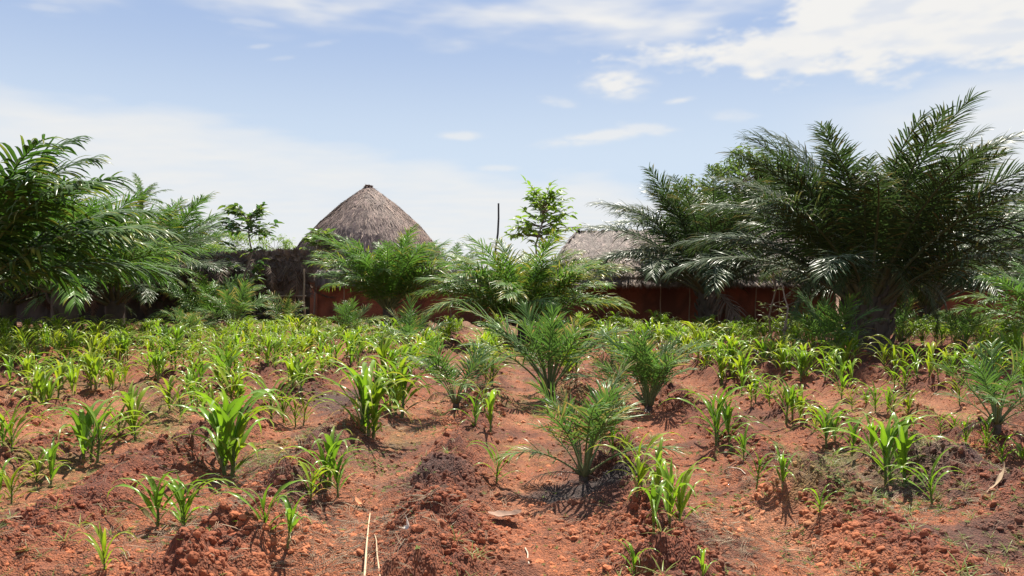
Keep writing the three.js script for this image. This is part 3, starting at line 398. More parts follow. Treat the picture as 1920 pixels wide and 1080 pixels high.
// a young tree whose leaves can be told apart: each leaf a piece of the crown
function leafyYoung({ label, pos, foot, stemTop, lean, sprays, leaf, col, seed, name = 'young_tree', lower = [] }) {
  const t = thing(name, label, 'tree', [pos.x, pos.y, pos.z]), r = rng(seed), top = V(lean, stemTop, 0);
  put('trunk', limb(V(0, -0.1, 0), top, foot, foot * 0.45, seed, [0.22, 0.17, 0.13]), M.stem, t);
  const crown = new THREE.Group(); crown.name = 'crown'; t.add(crown); const shapes = [0, 1, 2].map((k) => leafShape(leaf[0], leaf[1], mix3(col, [0.24, 0.30, 0.03], k * 0.22), seed + k, 3, 0.15 + 0.15 * k));
  const spray = (a, az, el, len, n) => {
    const b = a.clone().add(V(Math.cos(az) * Math.cos(el), Math.sin(el), -Math.sin(az) * Math.cos(el)).multiplyScalar(len)); put('branch', limb(a, b, foot * 0.4, foot * 0.12, seed + az * 10), M.stem, crown);
    for (let k = 0; k < n; k++) { const f = 0.3 + 0.7 * (k + 0.5) / n, m = put('leaf', shapes[Math.floor(r() * 3)], M.tree, crown); m.position.lerpVectors(a, b, f).add(V((r() - 0.5) * 0.1, (r() - 0.5) * 0.1, (r() - 0.5) * 0.1)); m.quaternion.copy(quatTo(az + (k % 2 ? 1 : -1) * (0.5 + r() * 0.8), el * 0.4 + (r() - 0.45) * 0.9, (r() - 0.5) * 1.2)); m.scale.setScalar(0.7 + 0.6 * r()); }
  };
  for (let k = 0; k < sprays[0]; k++) { const f = r(), a = V().lerpVectors(V(lean * 0.8, stemTop * sprays[4], 0), top, f); spray(a, k * 2.4 + r(), lerp(-0.1, 0.8, f) + (r() - 0.5) * 0.5, sprays[1] * (0.7 + 0.5 * r()) * lerp(1, 0.75, f), sprays[2]); }
  for (const [y, n] of lower) for (let k = 0; k < n; k++) spray(V(lean * y / stemTop, y, 0), k * 2.4 + r() * 2, 0.3 + r() * 0.5, sprays[3] * (0.7 + 0.6 * r()), 5);
  return t;
}
leafyYoung({ label: 'slender young tree with light green leaves above the wide middle palm', pos: at(1012, 25.5), foot: 0.05, stemTop: 4.1, lean: 0.1, sprays: [60, 1.15, 10, 0.6, 0.72], leaf: [0.29, 0.12], col: [0.19, 0.34, 0.025], seed: 401, lower: [[2.6, 4]] });
leafyYoung({ label: 'thin-stemmed sapling with a flat crown of dark leaves, before the fence', pos: at(455, 27), foot: 0.045, stemTop: 3.85, lean: 0.2, sprays: [22, 1.1, 11, 0.7, 0.88], leaf: [0.36, 0.15], col: [0.045, 0.11, 0.02], seed: 405, name: 'sapling', lower: [[1.0, 5], [1.5, 4], [2.0, 4], [2.5, 3]] });
leafyYoung({ label: 'bare-stalked shrub with a few pale leaves, left of the largest palm', pos: onGround(1448, 640), foot: 0.035, stemTop: 2.1, lean: 0.03, sprays: [4, 0.35, 3, 0.35, 0.3], leaf: [0.2, 0.05], col: [0.13, 0.17, 0.07], seed: 409, name: 'shrub', lower: [[0.8, 3], [0.6, 3]] });
leafyYoung({ label: 'short twiggy shrub beside the bare-stalked one', pos: onGround(1476, 655), foot: 0.03, stemTop: 1.35, lean: -0.1, sprays: [6, 0.45, 4, 0.4, 0.3], leaf: [0.18, 0.045], col: [0.14, 0.18, 0.08], seed: 413, name: 'shrub', lower: [[0.4, 3]] });
leafyYoung({ label: 'small shrub with yellow-green leaves against the thatch, left of the round hut', pos: at(585, 33.4), foot: 0.05, stemTop: 3.7, lean: 0.35, sprays: [26, 1.0, 9, 0.5, 0.72], leaf: [0.32, 0.15], col: [0.09, 0.17, 0.025], seed: 417, name: 'shrub' });
// a crown of many small leaves
function bushyTree({ name, label, cat, pos, trunk, r0, lobes, n, leaf, col, seed }) {
  const t = thing(name, label, cat, [pos.x, pos.y, pos.z]), r = rng(seed), g = new GB(), top = V(0, trunk, 0);
  put('trunk', limb(V(0, -0.1, 0), top, r0, r0 * 0.6, seed), M.stem, t);
  const shapes = [leafShape(leaf[0], leaf[1], [1, 1, 1], seed, 2, 0.3)], geos = [], mtx = new THREE.Matrix4(), sc = V();
  for (const [cx, cy, cz, rx, ry, rz, share] of lobes) {
    put('branch', limb(top, V(cx, cy, cz), r0 * 0.5, r0 * 0.15, seed + cx), M.stem, t);
    const twigs = []; for (let k = 0; k < 26 * share + 6; k++) { const a = r() * 6.283, b = Math.acos(2 * r() - 1), q = Math.cbrt(0.2 + 0.8 * r()); twigs.push(V(cx + rx * q * Math.sin(b) * Math.cos(a), cy + ry * q * Math.cos(b), cz + rz * q * Math.sin(b) * Math.sin(a))); }
    for (const w of twigs) put('twig', limb(V(cx, cy, cz), w, r0 * 0.12, r0 * 0.05, seed + w.x), M.stem, t);
    for (let k = 0; k < n * share; k++) {
      const w = twigs[Math.floor(r() * twigs.length)], q = 0.33 * Math.min(rx, ry), p = V(w.x + (r() + r() - 1) * q, w.y + (r() + r() - 1) * q * 0.8, w.z + (r() + r() - 1) * q); sc.setScalar(0.6 + 0.8 * r());
      const gg = shapes[0].clone(); gg.applyMatrix4(mtx.compose(p, quatTo(r() * 6.283, (r() - 0.6) * 1.4, (r() - 0.5) * 1.6), sc)); const s = 0.65 + 0.7 * r(), c = gg.attributes.color; for (let i = 0; i < c.count; i++) c.setXYZ(i, col[0] * s * (0.9 + 0.5 * (s - 0.65)), col[1] * s, col[2] * s); geos.push(gg);
    }
  }
  put('crown', mergeGeometries(geos), M.bush, t); return t;
}
bushyTree({ name: 'broadleaf_tree', label: 'round broadleaf tree behind the long house, above the palm at its wall', cat: 'tree', pos: at(1372, 37), trunk: 3.3, r0: 0.2, lobes: [[-1.9, 5.4, 0, 1.7, 1.5, 1.5, 1], [0.4, 6.7, 0, 2.4, 1.6, 1.8, 1.8], [-0.6, 4.8, 0.6, 1.8, 1.3, 1.4, 0.8], [2.3, 6.0, -0.3, 1.8, 1.5, 1.4, 1]], n: 2000, leaf: [0.28, 0.10], col: [0.10, 0.17, 0.03], seed: 501 });
bushyTree({ name: 'feathery_bush', label: 'feathery light green bush beyond the fence, behind the sapling stem', cat: 'bush', pos: at(440, 39), trunk: 2.0, r0: 0.08, lobes: [[0, 3.6, 0, 1.2, 0.9, 1, 1], [-0.9, 3.2, 0.2, 1.0, 0.7, 0.9, 0.7]], n: 1300, leaf: [0.17, 0.04], col: [0.20, 0.32, 0.04], seed: 505 });
bushyTree({ name: 'feathery_bush', label: 'feathery light green bush beyond the fence, just left of the hut thatch', cat: 'bush', pos: at(517, 39.5), trunk: 2.0, r0: 0.08, lobes: [[0, 3.5, 0, 1.2, 0.9, 1, 1], [0.9, 3.1, 0.2, 0.9, 0.7, 0.9, 0.7]], n: 1300, leaf: [0.17, 0.04], col: [0.18, 0.30, 0.04], seed: 509 });
bushyTree({ name: 'broadleaf_tree', label: 'dark broadleaf tree beyond the fence, behind the left group of palms', cat: 'tree', pos: at(150, 40), trunk: 2, r0: 0.2, lobes: [[0, 3.6, 0, 3, 1.6, 2, 1.3], [3, 3.0, 0, 2.4, 1.5, 1.8, 1], [-3.5, 3.4, 0, 3, 1.7, 2, 1]], n: 1300, leaf: [0.24, 0.09], col: [0.055, 0.10, 0.025], seed: 513 });
bushyTree({ name: 'broadleaf_tree', label: 'broadleaf tree beyond the wall at the right edge, behind the palms', cat: 'tree', pos: at(1800, 44), trunk: 3, r0: 0.2, lobes: [[0, 5.2, 0, 3, 2.2, 2, 1.2], [4, 5.0, 0, 3, 2.2, 2, 1.2], [-4, 4.6, 0, 2.6, 2, 2, 1]], n: 1300, leaf: [0.26, 0.09], col: [0.075, 0.12, 0.03], seed: 517 });

// ---------------------------------------------------------------- the fence of stacked dry fronds
{
  const t = thing('brush_fence', 'dark fence of stacked dry palm fronds left of the mud wall', 'fence', [0, 0, -30.4]), r = rng(71), x0 = -24, x1 = -8.25;
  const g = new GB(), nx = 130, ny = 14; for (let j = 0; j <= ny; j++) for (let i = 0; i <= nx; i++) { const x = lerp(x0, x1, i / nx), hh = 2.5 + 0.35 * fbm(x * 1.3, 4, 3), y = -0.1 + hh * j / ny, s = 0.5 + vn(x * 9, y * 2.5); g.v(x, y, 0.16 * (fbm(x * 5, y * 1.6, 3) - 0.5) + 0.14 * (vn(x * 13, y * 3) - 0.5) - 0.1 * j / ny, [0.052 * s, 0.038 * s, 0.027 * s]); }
  for (let j = 0; j < ny; j++) for (let i = 0; i < nx; i++) { const a = j * (nx + 1) + i; g.quad(a, a + 1, a + nx + 2, a + nx + 1); }
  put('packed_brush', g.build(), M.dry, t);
  for (let k = 0; k < 230; k++) {
    const f = frondOf('dead', r(), Math.floor(r() * 2), r()), m = put('dry_frond', f.stalk, M.dry, t), hang = r() < 0.6; put('leaflets', f.all, M.dry, m).userData.kind = 'stuff';
    m.rotation.order = 'YZX'; const L = 1.2 + r() * 1.1; m.scale.setScalar(L);
    if (hang) { m.position.set(lerp(x0, x1, r()), 2.35 + 0.5 * r(), 0.12 + 0.1 * r()); m.rotation.set((r() - 0.5) * 2, -Math.PI / 2 + (r() - 0.5) * 2.4, -1.35 - 0.5 * r()); }
    else { m.position.set(lerp(x0, x1 - 0.6, r()), 2.25 + 0.4 * r(), (r() - 0.5) * 0.4); m.rotation.set(r() * 6, (r() < 0.5 ? 0 : Math.PI) + (r() - 0.5) * 1.0, -0.9 + (r() - 0.5) * 0.7); }
  }
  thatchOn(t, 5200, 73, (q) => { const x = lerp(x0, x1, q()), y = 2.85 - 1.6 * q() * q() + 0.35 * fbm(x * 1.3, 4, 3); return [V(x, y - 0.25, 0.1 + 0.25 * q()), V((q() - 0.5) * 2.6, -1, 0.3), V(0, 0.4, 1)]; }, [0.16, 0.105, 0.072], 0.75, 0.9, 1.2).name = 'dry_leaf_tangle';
  const post = put('post', stick(2.35, 0.045, 0.035, [0.30, 0.23, 0.15], 141), M.stem, t); post.position.set(-8.3, -0.05, 0.66);
  for (const [x, h] of [[-10.4, 2.3], [-12.9, 2.4], [-15.6, 2.4], [-18.6, 2.4]]) { const p = put('post', stick(h, 0.05, 0.04, [0.16, 0.12, 0.085], 150 + x), M.stem, t); p.position.set(x, -0.05, 0.3); }
  [[0.45, -8.3, 1.9, -0.01], [0.86, -8.45, 1.9, 0.06], [1.22, -8.25, 1.8, -0.02]].forEach(([y, x, l, a], k) => { const p = put('rail', stick(l, 0.03, 0.024, [0.30, 0.23, 0.15], 160 + k), M.stem, t); p.position.set(x, y, 0.60); p.rotation.z = Math.PI / 2 + a; });
}
// the dark pole rising behind the wall
{ const p = put('pole', stick(5.4, 0.06, 0.04, [0.05, 0.045, 0.043], 171, 0.07, 8), M.stem, scene); p.position.copy(at(926, 33)); p.position.y = -0.1; p.rotation.z = -0.015; tag(p, 'dark upright pole rising behind the mud wall, right of the round hut', 'pole'); }

// ---------------------------------------------------------------- maize
function maizeLeaf(len, w, el0, droop, col, r, seg, yl) {
  const b = new GB(); let p = V(0, 0, 0), prev = null; const wave = r() * 6, wa = 0.10 + 0.16 * r(), side = (r() - 0.5) * 0.7, tw = (r() - 0.5) * 1.4;
  for (let k = 0; k <= seg; k++) {
    const f = k / seg, th = el0 - droop * Math.pow(f, 1.9), ya = side * f * f, d = V(Math.cos(th) * Math.cos(ya), Math.sin(th), Math.cos(th) * Math.sin(ya)), W = V().crossVectors(d, V(0, 1, 0.001)).normalize().applyAxisAngle(d, tw * f * f), N = V().crossVectors(W, d);
    const ww = k === seg ? w * 0.02 : w * 0.5 * (f < 0.3 ? lerp(0.55, 1, f / 0.3) : Math.pow(1 - (f - 0.3) / 0.7, 0.75)), e1 = ww * (0.42 + wa * 2.2 * Math.sin(f * 13 + wave)), e2 = ww * (0.42 + wa * 2.2 * Math.sin(f * 14 + wave + 2.1)), c = mix3(col, [0.30, 0.27, 0.06], yl * sm(0.5, 1, f)), cm = [c[0] * 1.35, c[1] * 1.25, c[2] * 1.5];
    const row = [b.v(p.x - W.x * ww + N.x * e1, p.y - W.y * ww + N.y * e1, p.z - W.z * ww + N.z * e1, c), b.v(p.x, p.y, p.z, cm), b.v(p.x + W.x * ww + N.x * e2, p.y + W.y * ww + N.y * e2, p.z + W.z * ww + N.z * e2, c)];
    if (prev) { b.quad(prev[0], prev[1], row[1], row[0]); b.quad(prev[1], prev[2], row[2], row[1]); } prev = row; p = p.clone().addScaledVector(d, len / seg);
  }
  return b.build();
}
function maizeShoot(seed, seg) {                          // a shoot about 1 high: its stalk and its leaves, lowest first
  const r = rng(seed), n = 8 + Math.floor(r() * 3), leaves = [], base = r() * 6.28, hs = 0.30 + 0.12 * r();
  for (let i = 0; i < n; i++) {
    const u = i / (n - 1), tone = 0.8 + 0.4 * r(), g = maizeLeaf(lerp(0.6, 1.12, Math.sin(Math.PI * (0.1 + 0.62 * u))) * (0.8 + 0.4 * r()) * (i > n - 3 ? 0.7 : 1), 0.078 * (0.75 + 0.5 * r()) * lerp(0.65, 1.1, u), lerp(46, 83, Math.pow(u, 0.9)) * R + (r() - 0.5) * 0.3, lerp(2.0, 2.8, u) * (0.75 + 0.5 * r()) * (i > n - 3 ? 0.45 + 0.5 * r() : 1), i === 0 && r() < 0.6 ? [0.24, 0.20, 0.07] : [0.165 * tone, 0.285 * tone, 0.012 * tone], r, seg, r() < 0.35 ? 0.9 : 0.15);
    const az = base + i * Math.PI + (r() - 0.5) * 1.1, m = new THREE.Matrix4().makeRotationY(az).setPosition(0, lerp(0.03, hs, Math.pow(u, 0.85)), 0); g.applyMatrix4(m); leaves.push(g);
  }
  const st = new GB(); st.tube([V(0, -0.06, 0), V(0.004, hs * 0.5, 0), V(0, hs * 1.05, 0.004)], (t) => lerp(0.024, 0.012, t), 6, (t) => mix3([0.20, 0.24, 0.08], [0.13, 0.22, 0.04], t));
  const stalk = st.build(); let top = 0; for (const g of leaves) { g.computeBoundingBox(); top = Math.max(top, g.boundingBox.max.y); }
  for (const g of [stalk, ...leaves]) g.scale(1 / top, 1 / top, 1 / top);
  return { stalk, leaves };
}
const shoots = [], shootsMid = []; for (let k = 0; k < 16; k++) { shoots.push(maizeShoot(700 + k * 13, 9)); const s = maizeShoot(700 + k * 13, 5); shootsMid.push(mergeGeometries([s.stalk, ...s.leaves])); }
// near plants read off the photograph: [px, py of the foot, py of the top, shoots, label]
const nearMaize = [[18, 845, 758, 3], [167, 862, 735, 2, 'tall maize plant with two broad upright leaves, near the left picture edge'], [73, 911, 831, 1], [13, 942, 867, 1, 'maize plant cut by the left picture edge, lowest one there'], [196, 1071, 964, 1, 'single maize plant in the bottom left corner'], [327, 991, 887, 2, 'sprawling maize plant with thin arching leaves, bottom left'], [427, 889, 729, 3, 'tallest maize clump of the foreground, left of the charred furrow'],
  [529, 1013, 905, 1, 'maize plant with a big curved leaf hanging left, beside the red heap'], [582, 938, 862, 1], [622, 920, 822, 2], [240, 822, 733, 2], [75, 751, 684, 2], [18, 724, 655, 1], [115, 724, 670, 1], [182, 715, 667, 1], [291, 711, 655, 2], [325, 778, 707, 2], [364, 769, 705, 1], [444, 760, 690, 2], [422, 733, 662, 2], [518, 791, 711, 2], [560, 733, 668, 2], [498, 684, 632, 2], [390, 790, 720, 1],
  [691, 818, 690, 5, 'big dense clump of bright maize left of the bare central furrow'], [744, 778, 680, 3], [931, 907, 820, 1, 'lone maize plant with thin arching leaves left of the nearest young palm'], [904, 804, 729, 1], [909, 772, 712, 1], [900, 689, 630, 3], [918, 720, 660, 2], [922, 645, 600, 2], [664, 689, 632, 2], [560, 800, 735, 1],
  [1211, 920, 822, 2, 'twin-shoot maize plant right of the nearest young palm'], [1255, 991, 884, 2, 'maize plant drooping over the clods, right foreground, below the twin-shoot one'], [1158, 849, 795, 2], [1189, 1084, 1045, 1, 'tiny maize sprout at the bottom picture edge'], [1318, 1090, 1055, 1, 'single maize leaf tip at the bottom edge, right of the tiny sprout'],
  [1351, 827, 738, 2], [1395, 862, 800, 1], [1444, 915, 838, 1, 'maize plant with a dark curled lower leaf beside the charred ground'], [1538, 964, 915, 1, 'small upright maize seedling on top of the red heap at right'], [1360, 720, 667, 2], [1391, 738, 690, 1], [1422, 755, 700, 2], [1458, 760, 711, 1], [1489, 791, 720, 2], [1529, 804, 752, 1], [1555, 831, 751, 2], [1618, 853, 776, 1, 'maize plant with a folded pale leaf tip, centre of the right side'], [1678, 907, 796, 2, 'tall maize plant in the weedy charred ground, right foreground'], [1749, 947, 827, 1, 'tall single maize plant leaning beside the weedy charred ground'],
  [1471, 698, 640, 3], [1507, 711, 655, 2], [1582, 698, 640, 3], [1578, 747, 690, 1], [1609, 764, 720, 1], [1653, 773, 718, 1], [1693, 782, 738, 1], [1691, 733, 680, 2], [1773, 813, 772, 1], [1827, 840, 784, 1], [1898, 871, 818, 1, 'maize plant at the right picture edge, lowest there'], [1800, 760, 715, 1], [1325, 690, 645, 2], [1290, 668, 625, 2], [1555, 712, 660, 1], [1850, 850, 800, 1]];
const PLANTS = [];
nearMaize.forEach(([px, py, ty, n, label], i) => { const p = onGround(px, py); PLANTS.push({ x: p.x, d: -p.z, y: p.y, h: Math.max(0.16, (py - ty) * -p.z / FOC * 1.06), n: n + (n < 4 && !/single|lone|small|tiny/.test(label ?? '') && i % 4 ? 1 : 0), label, seed: 3000 + i * 7 }); });
{
  const r = rng(88), blocked = [[8.24, 17.3, 1.0], [8.0, 16.0, 1.3], [7.9, 14.8, 1.15], [7.7, 13.7, 0.8], [0.43, 21, 1.0], [0.55, 11, 0.4], [1.77, 9.7, 0.45], [7.1, 16.5, 0.6], [-2.4, 17.7, 0.5], [5.55, 8.5, 0.5], [0.37, 21, 0.6]];
  for (let k = -11; k <= 12; k++) {
    const start = k < -2 ? 8.8 : k < 1 ? 9.6 : k < 3 ? 11.5 : 10.5;
    for (let d = start; d < (k < 0 ? 23.5 : 25.5);) {
      d += 0.22 + 0.24 * r(); const x = rowCentre(k, d) + (r() - 0.5) * 0.1, h = (0.38 + 0.24 * r()) * (d > 20 ? 0.82 : 1), n = 2 + Math.floor(r() * 2.2), sd = Math.floor(r() * 1e6), gap = r();
      if (!inView(x, d, 0.6) || gap < 0.1 || (Math.abs(x + 1.32) < 0.36 && d < 24) || (x < -6 && d > 24.5 + x * 0.02)) continue;
      if (blocked.some(([bx, bd, q]) => (x - bx) ** 2 + (d - bd) ** 2 < q * q) || PLANTS.some((p) => (x - p.x) ** 2 + (d - p.d) ** 2 < (p.h > 0.5 ? 0.13 : 0.09))) continue;
      PLANTS.push({ x, d, y: H(x, -d), h, n, seed: sd });
    }
  }
}
const ORD = 'first second third fourth fifth sixth seventh eighth ninth tenth eleventh twelfth thirteenth fourteenth fifteenth sixteenth seventeenth eighteenth nineteenth twentieth'.split(' ');
const ord = (n) => n <= 20 ? ORD[n - 1] : n < 30 ? 'twenty-' + ORD[n - 21] : n === 30 ? 'thirtieth' : n < 40 ? 'thirty-' + ORD[n - 31] : 'fortieth';
for (const p of PLANTS) { let best = 9; for (let k = -14; k <= 15; k++) { const q = Math.abs(p.x - rowCentre(k, p.d)); if (q < best) { best = q; p.row = k; } } p.size = p.h / p.d * (1 + 0.2 * p.n); }
PLANTS.sort((a, b) => b.size - a.size);
const single = PLANTS.slice(0, 300), rest = PLANTS.slice(300);
{ const rows = {}; for (const p of single) (rows[p.row] ??= []).push(p); for (const k in rows) rows[k].sort((a, b) => a.d - b.d).forEach((p, i) => { p.label ??= `${ord(i + 1)} maize ${p.n > 1 ? 'clump' : 'plant'} from the front, ${+k < 1 ? ord(1 - k) + ' row left' : ord(+k) + ' row right'} of the bare central furrow`; }); }
single.forEach((p, i) => {
  const t = thing('maize_plant', p.label, 'maize plant', [p.x, p.y - 0.01, -p.d], 0, 'maize growing in rows across the field'), r = rng(p.seed), near = p.d < 12.5;
  for (let s = 0; s < p.n; s++) {
    const v = Math.floor(r() * shoots.length), sc = p.h * (0.82 + 0.32 * r()), az = r() * 6.283, off = p.n > 1 ? 0.04 + 0.07 * r() : 0, oa = s / p.n * 6.283 + r(), tx = (r() - 0.5) * 0.24, tz = (r() - 0.5) * 0.24, mat = M.maize[Math.floor(r() * 5)];
    const add = (name, geo, m) => { const o = put(name, geo, m, t); o.position.set(Math.cos(oa) * off, 0, Math.sin(oa) * off); o.rotation.set(tx, az, tz); o.scale.set(sc, sc, sc); };
    if (near) { add('stalk', shoots[v].stalk, M.maize[0]); for (const l of shoots[v].leaves) add('leaf', l, mat); } else add('shoot', shootsMid[v], mat);
  }
});
if (rest.length) {
  const clump = mergeGeometries([0, 1].map((k) => shootsMid[k + 4].clone().applyMatrix4(new THREE.Matrix4().makeRotationY(k * 1.9).setPosition(k * 0.16, 0, k * 0.1)))), im = new THREE.InstancedMesh(clump, M.maize[0], rest.length), m = new THREE.Matrix4(), q = new THREE.Quaternion(), c = new THREE.Color(), r = rng(93);
  rest.forEach((p, i) => { const s = p.h * (0.85 + 0.3 * r()); im.setMatrixAt(i, m.compose(V(p.x, p.y, -p.d), q.setFromAxisAngle(UPV, r() * 6.283), V(s, s, s))); const b = 0.85 + 0.3 * r(); im.setColorAt(i, c.setRGB(b, b, b)); });
  im.name = 'distant_maize'; scene.add(im); tag(im, 'mass of small distant maize plants before the walls', 'maize', null, 'stuff');
}

// ---------------------------------------------------------------- loose matter on the soil
function scatter(name, label, category, geo, mat, n, seed, place) {
  const im = new THREE.InstancedMesh(geo, mat, n), r = rng(seed), m = new THREE.Matrix4(), q = new THREE.Quaternion(), c = new THREE.Color(); let k = 0;
  for (let tries = 0; k < n && tries < n * 60; tries++) {
    const d = 3.2 * Math.pow(7.2, r()), x = (r() * 2 - 1) * (d * 0.70 + 0.5), v = place(x, d, r); if (!v) continue;
    const y = H(x, -d); im.setMatrixAt(k, m.compose(V(x, y + (v.up ?? 0), -d), v.q ?? q.setFromEuler(new THREE.Euler((r() - 0.5) * (v.tip ?? 0.4), r() * 6.283, (r() - 0.5) * (v.tip ?? 0.4))), V(v.s, v.s * (v.flat ?? 1), v.s))); im.setColorAt(k, c.setRGB(...v.c)); k++;
  }
  im.count = k; im.name = name; scene.add(im); return tag(im, label, category, null, 'stuff');
}
{
  const clod = mergeVertices(new THREE.IcosahedronGeometry(1, 2).deleteAttribute('normal').deleteAttribute('uv')), a = clod.attributes.position, w = []; for (let i = 0; i < a.count; i++) { const x = a.getX(i), y = a.getY(i), z = a.getZ(i), s = 0.45 + 1.0 * fbm(x * 1.5 + z * 1.2 + 20, y * 1.5 - z * 1.1 + 20, 2) + 0.3 * (vn(x * 4 + 40 + z * 3, y * 4 + 40 - z * 2) - 0.5); a.setXYZ(i, x * s, y * s, z * s); w.push(1, 1, 1); }
  clod.setAttribute('color', new THREE.Float32BufferAttribute(w, 3)); clod.computeVertexNormals();
  scatter('soil_clods', 'crumbled clods of red earth on the ridges', 'soil', clod, new THREE.MeshStandardMaterial({ roughness: 0.95, flatShading: true }), 52000, 11, (x, d, r) => { const [h, prof] = relief(x, d); const pr = 0.16 + 0.85 * Math.max(prof, h * 5) * sm(0.35, 0.7, fbm(x * 1.3 + 8, d * 1.3, 3)); if (r() > pr) return null; const s0 = Math.pow(r(), 4), s = (0.0035 + 0.026 * s0) * (0.8 + 0.05 * d), k = 0.8 + 0.4 * r(), c = soil(x, d); return { s, flat: 0.7, up: -s * 0.3, tip: 3, c: [c[0] * k, c[1] * k, c[2] * k] }; });
  const g = new GB(); for (let k = 0; k < 2; k++) { const b = 0.12 * k; const pts = [V(-0.5, 0.01, b), V(-0.15, 0.05, b + 0.04), V(0.2, 0.03, b - 0.02), V(0.5, 0.015, b + 0.06)]; g.tube(pts, (t) => 0.013 * (1.1 - t * 0.6), 4, [1, 1, 1]); }
  scatter('straw_litter', 'dry straw and chaff strewn between the rows', 'straw', g.build(), new THREE.MeshStandardMaterial({ roughness: 0.8 }), 9500, 12, (x, d, r) => { const z = [[-1.6, 5.0, 0.9, 0.8], [-0.9, 4.5, 0.5, 0.6], [1.4, 4.8, 0.4, 0.6], [3.2, 5.9, 0.9, 0.9], [-2.4, 6.6, 0.8, 0.8], [4.2, 5.3, 0.8, 0.7], [2.0, 6.1, 0.5, 0.5], [-1.3, 9, 0.6, 1.5]]; let p = 0.05; for (const [a, b, c, e] of z) p = Math.max(p, Math.exp(-(((x - a) / c) ** 2) - ((d - b) / e) ** 2)); if (r() > p * (0.4 + fbm(x * 3, d * 3 + 4, 3))) return null; const s = 0.035 + 0.16 * r() * r(), k = 0.6 + 0.7 * r(); return { s, up: 0.004, tip: 0.9, c: r() < 0.4 ? [0.14 * k, 0.09 * k, 0.06 * k] : [0.33 * k, 0.24 * k, 0.15 * k] }; });
  const wg = []; for (let k = 0; k < 6; k++) { const l = leafShape(0.5 + 0.2 * (k % 3), 0.24, [0.12, 0.19, 0.03], 60 + k, 2, 0.2); l.applyMatrix4(new THREE.Matrix4().makeRotationFromQuaternion(quatTo(k * 1.1, 0.35 + 0.2 * (k % 2), 0)).setPosition(0, 0.05, 0)); wg.push(l); }
  const weedAt = [[3.2, 6.1, 0.9, 0.8, 1], [4.1, 5.5, 0.8, 0.8, 1], [2.5, 6.9, 0.6, 0.6, 0.8], [-4.3, 8.2, 0.9, 1.0, 0.9], [-2.2, 7.3, 0.7, 1.1, 0.6], [-1.3, 6.6, 0.4, 0.7, 0.5], [2.1, 4.9, 0.35, 0.5, 0.8], [1.55, 5.2, 0.3, 0.5, 0.6], [-0.8, 6.2, 0.3, 0.4, 0.4], [-1.7, 4.9, 0.5, 0.4, 0.6], [0.4, 10.4, 0.9, 0.8, 0.5], [-3.8, 6.3, 0.6, 0.6, 0.6], [-1.6, 5.9, 0.6, 0.3, 0.5], [1.2, 5.6, 0.3, 0.3, 0.6], [-0.9, 8.2, 0.2, 0.5, 0.5], [-3, 26.5, 6, 1.6, 0.5]];
  scatter('ground_weeds', 'tiny green weeds sprouting over the soil', 'weeds', mergeGeometries(wg), M.bush, 8500, 13, (x, d, r) => { let p = 0.035; for (const [a, b, c, e, k] of weedAt) p = Math.max(p, k * Math.exp(-(((x - a) / c) ** 2) - ((d - b) / e) ** 2)); if (r() > p * sm(0.35, 0.65, fbm(x * 4 + 3, d * 4 + 8, 3))) return null; const k = 0.7 + 0.6 * r(); return { s: (0.016 + 0.034 * r() * r()) * (0.8 + 0.04 * d), tip: 0.6, c: [k * (0.9 + 0.4 * r()), k, k] }; });
  const gg = []; for (let k = 0; k < 9; k++) { const l = leafShape(0.7 + 0.3 * ((k * 7) % 5) / 5, 0.05, [0.14, 0.21, 0.04], 80 + k, 3, 0.35); l.applyMatrix4(new THREE.Matrix4().makeRotationFromQuaternion(quatTo(k * 2.4, 1.0 - 0.08 * k, 0))); gg.push(l); }
  scatter('grass_tufts', 'thin grass tufts among the maize', 'grass', mergeGeometries(gg), M.tree, 1500, 14, (x, d, r) => { const p = d > 13 ? 0.5 : 0.12; if (r() > p * sm(0.45, 0.7, fbm(x * 1.1 + 30, d * 1.1, 3))) return null; const k = 0.7 + 0.6 * r(); return { s: (0.05 + 0.1 * r()) * (d > 13 ? 1.6 : 1), tip: 0.3, c: [k * (1 + 0.3 * r()), k, k] }; });
}
function lying(name, label, cat, a, b, r0, r1, col, seed) {           // a stalk lying on the soil from one point to another
  const p = onGround(...a), q = onGround(...b), g = new GB(), pts = []; let up = 0; for (let k = 1; k < 10; k++) { const v = V().lerpVectors(p, q, k / 10); up = Math.max(up, H(v.x, v.z) - v.y); } up = Math.min(up, 0.05);
  for (let k = 0; k <= 10; k++) { const f = k / 10; pts.push(V().lerpVectors(p, q, f).sub(p).add(V(0.012 * (vn(f * 2.5, seed) - 0.5), r0 + up * Math.min(1, 4 * f, 4 - 4 * f), 0))); }
  g.tube(pts, (t) => lerp(r0, r1, t), 6, (t) => { const s = 0.8 + 0.4 * vn(t * 11, seed); return [col[0] * s, col[1] * s, col[2] * s]; }); const m = put(name, g.build(), M.stem, scene); m.position.copy(p); return tag(m, label, cat);
}
lying('dry_stalk', 'long pale dry stalk lying towards the bottom edge', 'stalk', [683, 1085], [694, 965], 0.007, 0.004, [0.46, 0.34, 0.21], 1);
lying('dry_stalk', 'shorter pale dry stalk right of the long one', 'stalk', [711, 1085], [702, 1005], 0.005, 0.003, [0.42, 0.31, 0.19], 2);
lying('dry_stalk', 'thin dark runner stalk across the straw, bottom middle', 'stalk', [706, 992], [850, 985], 0.005, 0.003, [0.25, 0.17, 0.11], 3);
lying('dry_stalk', 'pale straight straw on the red heap below the dry leaf', 'stalk', [985, 1030], [993, 1062], 0.005, 0.004, [0.42, 0.35, 0.26], 4);
lying('dry_stalk', 'pale straw lying in the furrow left of the dark-leaved maize', 'stalk', [1360, 884], [1397, 893], 0.006, 0.004, [0.42, 0.34, 0.25], 5);
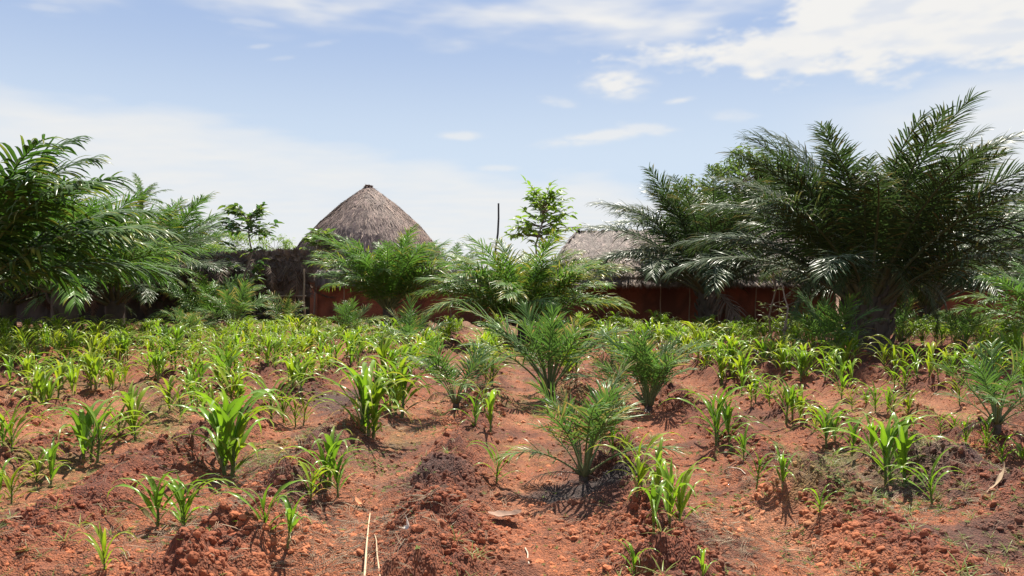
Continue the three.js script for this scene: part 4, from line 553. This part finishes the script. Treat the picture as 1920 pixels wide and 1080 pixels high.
lying('dead_branch', 'pale dead branch on the soil behind the maize, left of the shrubs', 'branch', [1397, 650], [1440, 672], 0.03, 0.02, [0.45, 0.36, 0.28], 6);
{
  const leaf = (name, label, px, py, l, w, col, turn, curl, seed) => { const p = onGround(px, py), b = new GB(), r = rng(seed); let prev = null; for (let k = 0; k <= 10; k++) { const f = k / 10, ww = w * 0.5 * Math.pow(Math.sin(Math.PI * (0.06 + 0.9 * f)), 0.7), row = []; for (let j = 0; j <= 4; j++) { const v = (j / 4 - 0.5) * 2, s = 0.75 + 0.5 * vn(f * 9 + seed, v * 3 + 5); row.push(b.v((f - 0.5) * l, 0.012 + curl * (f - 0.4) ** 2 + 0.35 * ww * v * v + 0.018 * vn(f * 6, v * 4 + seed), ww * v, [col[0] * s, col[1] * s, col[2] * s])); } if (prev) for (let j = 0; j < 4; j++) b.quad(prev[j], prev[j + 1], row[j + 1], row[j]); prev = row; } const m = put(name, b.build(), M.dry, scene); const e = 0.06, nrm = V(H(p.x - e, p.z) - H(p.x + e, p.z), 2 * e, H(p.x, p.z - e) - H(p.x, p.z + e)).normalize(); m.position.set(p.x, p.y + 0.004, p.z); m.quaternion.setFromUnitVectors(UPV, nrm).multiply(new THREE.Quaternion().setFromAxisAngle(UPV, turn)); return tag(m, label, 'dead leaf'); };
  leaf('dry_leaf', 'large pinkish dry leaf lying on the soil, bottom middle', 945, 977, 0.22, 0.085, [0.25, 0.15, 0.10], 0.1, 0.1, 4);
  leaf('dry_leaf', 'curled pale dry leaf strip at the right side', 1880, 912, 0.30, 0.045, [0.36, 0.25, 0.15], 0.35, 0.12, 8);
  leaf('dry_leaf', 'orange dry leaf at the top end of the long stalk', 676, 952, 0.12, 0.06, [0.50, 0.20, 0.09], -0.3, 0.2, 9);
  leaf('dry_leaf', 'small pale leaf scrap right of the long stalk', 770, 998, 0.07, 0.04, [0.55, 0.48, 0.42], 0.5, 0.2, 10);
}
scene.traverse((o) => { if (o.isMesh) { o.castShadow = true; o.receiveShadow = true; } });
renderer.render(scene, camera);
